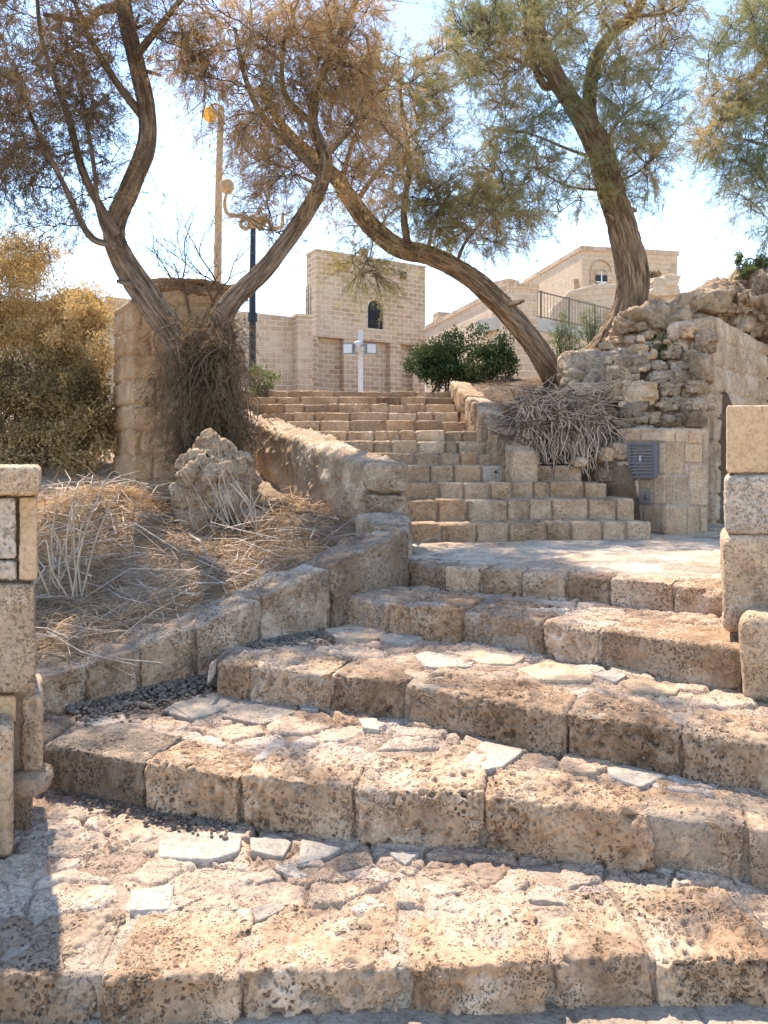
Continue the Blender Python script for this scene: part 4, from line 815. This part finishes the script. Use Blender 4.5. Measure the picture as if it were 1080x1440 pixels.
tree('tamarisk_tree', 'leaning tamarisk with the dark sparse crown, rising beside the ruined pillar', (*at(290, 640, 7.35)[:2], 1.0), [S1, S2], L1[:6] + L1[6:],
     BL1, M['bark'], M['leaf_dark'], 11, spr=31)
# the brown crown carried by the right-hand stem
t = bpy.data.objects['tamarisk_tree']
for sd_, bl_, leaf_, sp in ((12, [(390, 70, 120, 90, 7.0, .7, 46), (370, 170, 80, 80, 7.1, .6, 26), (470, 60, 90, 70, 7.1, .7, 25), (300, 60, 70, 80, 6.9, .6, 18), (500, 190, 85, 90, 7.2, .6, 28), (410, 250, 70, 40, 7.2, .4, 8), (350, 280, 70, 60, 7.2, .4, 6)], 'leaf_brown', 36),):
    tw, SB, SD = grow([A(S2[0])[4:]] + [A(p) for p, _ in L1[6:]], bl_, sd_, 1., sp); tw.build('twigs', M['twig'], t, True)
    V, Q = plumes(SB, SD, .17, 26, .05, .0045, sd_); mk('crown', V, Q, M[leaf_], t, False)
# curved middle tree
S1 = lm([(790, 540), (772, 515), (742, 472), (700, 425), (655, 385), (605, 360), (560, 348), (522, 318), (492, 280), (472, 250), (435, 215), (395, 175), (365, 120)], 9.5, 8.2, .2, .05); S1[1][:10] = [.23, .17, .15, .138, .13, .125, .12, .115, .105, .095]
L2 = [lm([(575, 352), (568, 300), (575, 230), (565, 150), (560, 80)], 8.9, 8.6, .06, .015), lm([(640, 378), (655, 340), (690, 300), (720, 270)], 9.1, 8.8, .03, .008), lm([(600, 358), (615, 300), (650, 250)], 9, 8.8, .03, .01), lm([(500, 285), (540, 230), (590, 180)], 8.6, 8.5, .04, .01), lm([(480, 255), (500, 190), (540, 120)], 8.5, 8.4, .04, .01), lm([(525, 335), (520, 360), (505, 385)], 8.6, 8.2, .012, .005)]
tree('tamarisk_tree', 'tamarisk whose thick trunk arches over the stairs from the right bank', (*at(775, 530, 9.5)[:2], 2.3), [S1], L2,
     [(560, 150, 75, 90, 8.5, .7, 44), (590, 230, 70, 70, 8.7, .6, 26), (655, 290, 90, 55, 8.9, .6, 32), (700, 320, 55, 40, 8.9, .5, 14), (600, 100, 50, 60, 8.6, .6, 14), (512, 376, 34, 16, 8.2, .25, 8), (520, 300, 40, 40, 8.6, .4, 8), (620, 310, 50, 40, 8.9, .4, 14)], M['barkred'], M['leaf_mix'], 31, spr=37)
# tall right tree
S1 = lm([(850, 515), (868, 478), (886, 430), (889, 385), (876, 325), (858, 265), (843, 210), (818, 165), (785, 115), (760, 60), (750, 0), (745, -70)], 9.9, 9.2, .26, .1); S1[1][:9] = [.33, .27, .235, .22, .205, .185, .175, .14, .125]
S2 = lm([(850, 235), (836, 195), (829, 140), (838, 85), (860, 48), (892, 20), (915, -30)], 9.65, 9.3, .12, .07)
L3 = [lm([(845, 225), (800, 210), (750, 190), (700, 180)], 9.6, 9.2, .03, .008), lm([(858, 268), (800, 262), (750, 235)], 9.7, 9.3, .025, .008), lm([(790, 120), (740, 90), (690, 70)], 9.5, 9.1, .04, .01), lm([(855, 262), (900, 240), (940, 200)], 9.7, 9.4, .025, .008), lm([(842, 210), (880, 160), (920, 130)], 9.6, 9.4, .03, .008), lm([(892, 22), (930, 20), (960, 5)], 9.4, 9.2, .03, .01), lm([(765, 70), (800, 30), (840, 0)], 9.5, 9.2, .03, .01), lm([(785, 115), (765, 120), (745, 70), (735, 0)], 9.5, 9.4, .07, .04)]
tree('tamarisk_tree', 'tall forked tamarisk with ridged bark standing on the right bank', (*at(862, 500, 9.9)[:2], 2.7), [S1, S2], L3,
     [(710, 60, 80, 70, 9.2, .8, 46), (790, 25, 90, 45, 9.3, .8, 34), (740, 150, 70, 60, 9.2, .7, 28), (720, 225, 60, 50, 9.3, .6, 18), (890, 180, 60, 80, 9.4, .7, 32), (880, 250, 60, 45, 9.5, .6, 20), (780, 270, 60, 45, 9.4, .5, 18), (920, 60, 45, 60, 9.3, .6, 22), (850, 110, 50, 50, 9.4, .6, 16), (680, 30, 50, 50, 9.2, .6, 16), (920, 10, 60, 30, 9.3, .6, 14)], M['barkred'], M['leaf_green'], 51, spr=37)
# tree whose crown enters from the right edge
S1 = lm([(1290, 520), (1270, 380), (1230, 240), (1180, 120), (1150, -20)], 10.4, 10, .2, .08)
L4 = [lm([(1230, 240), (1150, 210), (1080, 205), (1030, 190)], 10.2, 9.9, .05, .01), lm([(1190, 140), (1110, 100), (1050, 60)], 10.1, 9.9, .05, .01), lm([(1240, 260), (1160, 280), (1080, 270)], 10.2, 9.9, .04, .01)]
tree('tamarisk_tree', 'feathery green tamarisk whose crown enters from the right edge', (*at(1290, 520, 10.4)[:2], 2.4), [S1], L4,
     [(1050, 80, 55, 70, 9.9, .7, 38), (1035, 190, 52, 55, 9.9, .6, 34), (1065, 265, 40, 35, 9.9, .5, 16), (1100, 130, 60, 120, 10, .7, 50), (1085, 320, 14, 14, 9.9, .2, 4), (1070, 20, 40, 40, 9.9, .6, 20)], M['bark'], M['leaf_green'], 71, spr=38)

def leafy(name, label, cat, blobs, mat, seed, n, size, stems=None, flat=.6, group=None, tw=None, shell=.5, frag=0):
    r = np.random.default_rng(seed); B = []
    if frag:
        b2 = []
        for (x, y, rx, ry, Y, dp, f) in blobs:
            for j in range(frag):
                d = unit(r.normal(size=(1, 3)))[0] * r.uniform(.25, .92); q = r.uniform(.26, .48); b2.append((x + d[0] * rx, y + d[1] * ry, rx * q, ry * q, Y + d[2] * dp, dp * q, f / frag))
        blobs = b2
    for (x, y, rx, ry, Y, dp, f) in blobs:
        k = int(n * f); d = unit(r.normal(size=(k, 3))) * (r.uniform(0, 1, (k, 1)) ** shell); p = at(x, y, Y) + d * A([rx / F * Y, dp, ry / F * Y])
        keep = fbm(p, 3.2, 3, seed) > -.16 - .3 * r.uniform(0, 1, k); B.append(p[keep])
    B = np.vstack(B); base = A([B[:, 0].mean(), B[:, 1].mean(), B[:, 2].min()]); t = thing(name, label, cat, base, group)
    D = unit(r.normal(size=B.shape) + A([0, -.2, .4])); V, Q = blades(B, D, size * r.uniform(.6, 1.5, len(B)), size * flat * r.uniform(.6, 1.2, len(B)), seed=seed)
    mk('foliage', V, Q, mat, t, False)
    m = MB()
    for j in range(tw or 14):
        c = B[r.integers(len(B))]; s = base + A([r.normal() * .12 * (1 + (tw or 14) / 20), r.normal() * .1, -.1]); mid = (s + c) / 2 + r.normal(size=3) * .08 + A([0, 0, .1]); m.tube([s, mid, c], [.014, .01, .004], 5, 3)
    m.build('stems', M['twig'], t, True); return t
leafy('bush', 'round dark green bush at the top right of the stairs', 'bush', [(650, 505, 62, 42, 10.4, .5, .5), (610, 512, 42, 36, 10.5, .45, .25), (695, 505, 34, 40, 10.3, .4, .25)], M['bush'], 101, 22000, .042, shell=.5, frag=40)
leafy('hedge', 'dense olive brown hedge behind the left gate post', 'hedge', [(40, 560, 130, 70, 8.5, .7, .34), (60, 610, 130, 70, 8.4, .7, .3), (-60, 570, 130, 100, 8.5, .7, .2), (120, 620, 60, 60, 8.2, .4, .1), (125, 560, 45, 80, 8.3, .4, .14)], M['hedge_dark'], 111, 46000, .042, tw=40, shell=.6, frag=26)
leafy('dry_shrub', 'tall golden dry shrub rising behind the olive hedge at the left edge', 'shrub', [(40, 450, 120, 70, 8.9, .7, .4), (105, 470, 60, 60, 8.8, .6, .24), (-60, 430, 130, 110, 8.9, .7, .2), (25, 370, 70, 50, 9.0, .6, .14), (125, 500, 42, 75, 8.7, .4, .2), (110, 430, 50, 30, 8.9, .4, .1)], M['hedge'], 112, 60000, .05, tw=30, flat=.3, shell=.6, frag=30)
leafy('shrub', 'pale scrubby shrub beside the top of the left wall', 'shrub', [(370, 535, 40, 26, 9.9, .3, .5), (350, 560, 28, 20, 9.6, .3, .4)], M['sprig'], 121, 1800, .04, frag=8)
leafy('shrub', 'dark weed growing out of the hollow in the rubble wall', 'shrub', [(935, 492, 22, 20, 8.15, .2, 1)], M['sprig'], 131, 420, .04)
leafy('shrub', 'green shrub on top of the rock ledge at the right edge', 'shrub', [(1052, 385, 40, 18, 9.6, .35, .6), (1075, 372, 20, 18, 9.6, .2, .3), (1040, 368, 10, 16, 9.6, .1, .15)], M['sprig'], 141, 1700, .04, frag=8)
leafy('shrub', 'distant grey shrub on the broken parapet', 'shrub', [(915, 393, 18, 10, 33, .5, 1)], M['vine'], 151, 900, .16)
# feathery seedlings between the two right trunks
def seedling(label, pts, Y, mat, seed, n=46):
    r = np.random.default_rng(seed); b = at(*pts[0], Y); t = thing('tamarisk_seedling', label, 'seedling', b); m = MB(); SB = []; SD = []
    for (x, y) in pts[1:]:
        c = at(x, y, Y + r.uniform(-.15, .15)); path = np.stack([b + r.normal(size=3) * .03, (b + c) / 2 + r.normal(size=3) * .05, c]); m.tube(path, [.01, .007, .003], 5, 4)
        tt = r.uniform(.3, 1, (n, 1)); SB.append(b + (c - b) * tt + r.normal(size=(n, 3)) * .05); SD.append(unit((c - b)[None] + r.normal(size=(n, 3)) * .3))
    m.build('stems', M['twig'], t, True); V, Q = plumes(np.vstack(SB), np.vstack(SD), .16, 12, .06, .006, seed, .1); mk('foliage', V, Q, mat, t, False)
seedling('bushy green seedling beside the foot of the arching trunk', [(795, 525), (790, 455), (800, 470), (783, 480), (808, 485), (795, 450)], 9.9, M['sprig'], 161)
seedling('slim yellow green seedling left of the tall tree', [(835, 500), (838, 445), (825, 455), (850, 450), (830, 470), (820, 440), (845, 465)], 10.2, M['sprig'], 162, 30)
# drooping twig mass over the left trunk bases
t = thing('twig_thicket', 'drooping dark twig thicket hiding the left trunk bases', 'thicket', at(285, 650, 7.1)); m = MB(); r = np.random.default_rng(5); SB = []; SD = []
for i in range(120):
    a = at(r.triangular(238, 300, 335), r.uniform(430, 570), r.uniform(7.0, 7.5)); ln = r.uniform(.3, 1.0); b = a + A([r.normal() * .13, r.normal() * .1 - .03, -ln]); b[2] = max(b[2], 1.15); mid = (a + b) / 2 + A([r.normal() * .1, -.1, .12]); m.tube([a, mid, b], [.008, .006, .003], 4, 4)
    k = 34; tt = r.uniform(0, 1, (k, 1)); SB.append((1 - tt) * a + tt * b + r.normal(size=(k, 3)) * .07); SD.append(unit((b - a)[None] + r.normal(size=(k, 3)) * .4))
m.build('stems', M['twig'], t, True); V, Q = plumes(np.vstack(SB), np.vstack(SD), .17, 22, .05, .0055, 6, .4); mk('foliage', V, Q, M['vine'], t, False)
# bare saplings in front of the sky
t = thing('bare_sapling', 'bare thin sapling with forked twigs between trunk and tan pole', 'sapling', at(290, 600, 7.6)); m = MB(); r = np.random.default_rng(9)
def fork(p, d, ln, rad, dep):
    e_ = p + d * ln; mid = (p + e_) / 2 + r.normal(size=3) * ln * .07; m.tube([p, mid, e_], [rad, rad * .85, rad * .65], 5, 3)
    if dep == 0: return
    for k in range(2 + (r.random() < .4)): fork(e_ if k else mid, unit((d + r.normal(size=3) * A([.5, .3, .35]) + A([0, 0, .12]))[None])[0], ln * r.uniform(.6, .9), rad * .62, dep - 1)
for (x, y) in ((268, 450), (292, 455), (245, 470), (318, 440)): fork(at(x, y, 7.7), unit(A([[r.normal() * .25, 0, 1.]]))[0], .42, .014, 5)
m.build('sapling_stems', M['twig'], t, True)
# dry stalks by the left post
t = thing('dry_stalks', 'bleached dry stalks standing behind the left gate post', 'weed', at(95, 860, 4.6)); m = MB(); r = np.random.default_rng(19)
for i in range(13):
    x = r.uniform(68, 118); b = at(x, 840, 4.6 + r.uniform(-.2, .3)); h = r.uniform(.25, .7); c = b + A([r.normal() * .1, r.normal() * .1, h]); e_ = c + A([r.normal() * .14, 0, r.uniform(-.2, .12)]); m.tube([b, (b + c) / 2 + r.normal(size=3) * .03, c, e_], [.006, .005, .004, .002], 5, 4)
m.build('stalk', M['stalk'], t, True)
# twiggy weed on the boulder
t = thing('dry_weed', 'grey leafless weed sprawling over the pale boulder', 'weed', at(330, 760, 5.9)); m = MB()
for i in range(38):
    b = at(r.uniform(290, 370), r.uniform(730, 775), r.uniform(5.7, 6.0)); c = b + A([r.normal() * .2, r.normal() * .1, r.uniform(.15, .65)]); m.tube([b, (b + c) / 2 + r.normal(size=3) * .05, c], [.006, .005, .002], 4, 4)
m.build('weed_stems', M['root'], t, True)
# straw litter
def litter(n, fx_, fy_, zf, Lr, seed, name, mat, w=.006, lift=.05):
    r = np.random.default_rng(seed); x, y = fx_(r, n), fy_(r, n); z = zf(x, y) + r.uniform(.0, lift, n); a = r.uniform(0, 2 * math.pi, n); el = r.normal(0, .22, n)
    D = np.stack([np.cos(a) * np.cos(el), np.sin(a) * np.cos(el), np.sin(el)], 1); L = r.uniform(*Lr, n)[:, None]; B = np.stack([x, y, z], 1); Sd = unit(np.cross(D, A([0, 0, 1.]) + r.normal(size=(n, 3)) * .3)); S = Sd * w * r.uniform(.5, 1.2, (n, 1)); bend = Sd * L * r.normal(0, .12, (n, 1)) + A([0, 0, .04]) * L
    P = [B, B + D * L * .5 + bend, B + D * L]
    V = np.stack([P[0] - S * .5, P[0] + S * .5, P[1] + S * .5, P[1] - S * .5, P[2] + S * .3, P[2] - S * .3], 1).reshape(-1, 3); i = np.arange(n)[:, None] * 6
    return tag(mk(name, V, np.vstack([i + A([[0, 1, 2, 3]]), i + A([[3, 2, 4, 5]])]), mat, None, False), kind='stuff')
def bx(r, n): return np.where(r.random(n) < .45, r.normal(-2.35, .5, n), np.where(r.random(n) < .35, r.normal(-.75, .42, n), r.uniform(-3.2, -.1, n)))
def by(r, n): return r.uniform(3.7, 7.3, n)
tag(litter(15000, bx, by, bed_z, (.08, .3), 3, 'straw', M['straw'], .0055), 'dry straw scattered over the garden bed', 'straw')
tag(litter(1500, bx, by, bed_z, (.25, .7), 4, 'dry_twigs', M['root'], .009, .1), 'grey fallen twigs in the garden bed', 'twigs')
tag(litter(3500, lambda r, n: r.uniform(1.2, 3.2, n), lambda r, n: r.uniform(7.1, 9.8, n), bank_z, (.06, .25), 5, 'leaf_litter', M['vine'], .006, .03), 'dry litter under the right trees', 'litter')
# hanging roots on the right bank
t = thing('dry_roots', 'tangle of bleached dry roots hanging over the bank beside the cabinet', 'roots', at(800, 690, 7.1)); m = MB(); r = np.random.default_rng(29)
for i in range(620):
    u_ = r.uniform(0, 1); a = at(728 + 115 * u_, r.uniform(556, 618) + 12 * u_, r.uniform(7.2, 7.5)); ln = r.uniform(.2, .62) * (.75 + .5 * u_); sg = r.normal(.03, .09)
    P = [a + A([0, .15, -.04]), a]; dr = A([sg, -.22 * r.uniform(.2, 1), -.3]); p = a
    for q_ in range(4):
        p = p + (dr + r.normal(size=3) * A([.13, .05, .08])) * ln * .45; dr = dr * A([.9, .5, 1.1]); p[2] = max(p[2], (1.42 if p[1] > 7.12 else 1.27) if p[0] < 1.85 else 1.0); P.append(p.copy())
    rd = r.uniform(.0035, .0085); m.tube(P, [rd, rd, rd, rd * .9, rd * .8, rd * .4], 5, 3)
for i in range(200):
    a = at(r.uniform(728, 845), r.uniform(550, 604), r.uniform(7.2, 7.7)); m.tube([a, a + A([r.normal() * .1, -.08, .06]), a + A([r.normal() * .2, -.12, r.uniform(-.05, .24)])], [.005, .004, .002], 4, 3)
m.build('root_strands', M['root'], t, True)
m = MB()
for i in range(170):
    a = at(r.uniform(715, 850), r.uniform(552, 625), r.uniform(7.15, 7.6)); m.tube([a, a + A([r.normal() * .1, -.08, r.uniform(-.08, .08)]), a + A([r.normal() * .22, -.13, r.uniform(-.25, .16)])], [.005, .004, .002], 4, 3)
m.build('dark_strands', M['twig'], t, True)
# gravel in the gutter
r = np.random.default_rng(39); m = MB(); U, Qs = lattice(2, 2, 2); U = unit(U * 2 - 1)
for i in range(1300):
    tt = r.uniform(.0, .62); p = kerb_pt(tt, 0) + A([.69, -.72, 0]) * abs(r.normal(.03, .11)); s = .004 + abs(r.normal(0, .0065))
    d_ = (p - kerb_pt(tt, 0))[:2]; z_ = Z[2] - .004 + .1 * max(0, 1 - np.hypot(*d_) / .22) * (.3 + tt)
    if p[0] > -.74 and tt > .42: z_ = Z[3] + .004
    m.add(U * A([s, s * r.uniform(.7, 1.2), s * .7]) + A([p[0], p[1], z_]), Qs)
for i in range(420):
    x = -.55 - abs(r.normal(0, .42)); y = np.interp(x, FR[2][:, 0], FR[2][:, 1]) - .01 - abs(r.normal(0, .05)); s = .0025 + abs(r.normal(0, .0035))
    if x > -1.35: m.add(U * A([s, s * r.uniform(.7, 1.2), s * .7]) + A([x, y, Z[1] + .008]), Qs)
tag(m.build('gravel', M['pebble'], None, True), 'dark gravel washed into the gutter along the kerb', 'gravel', kind='stuff')
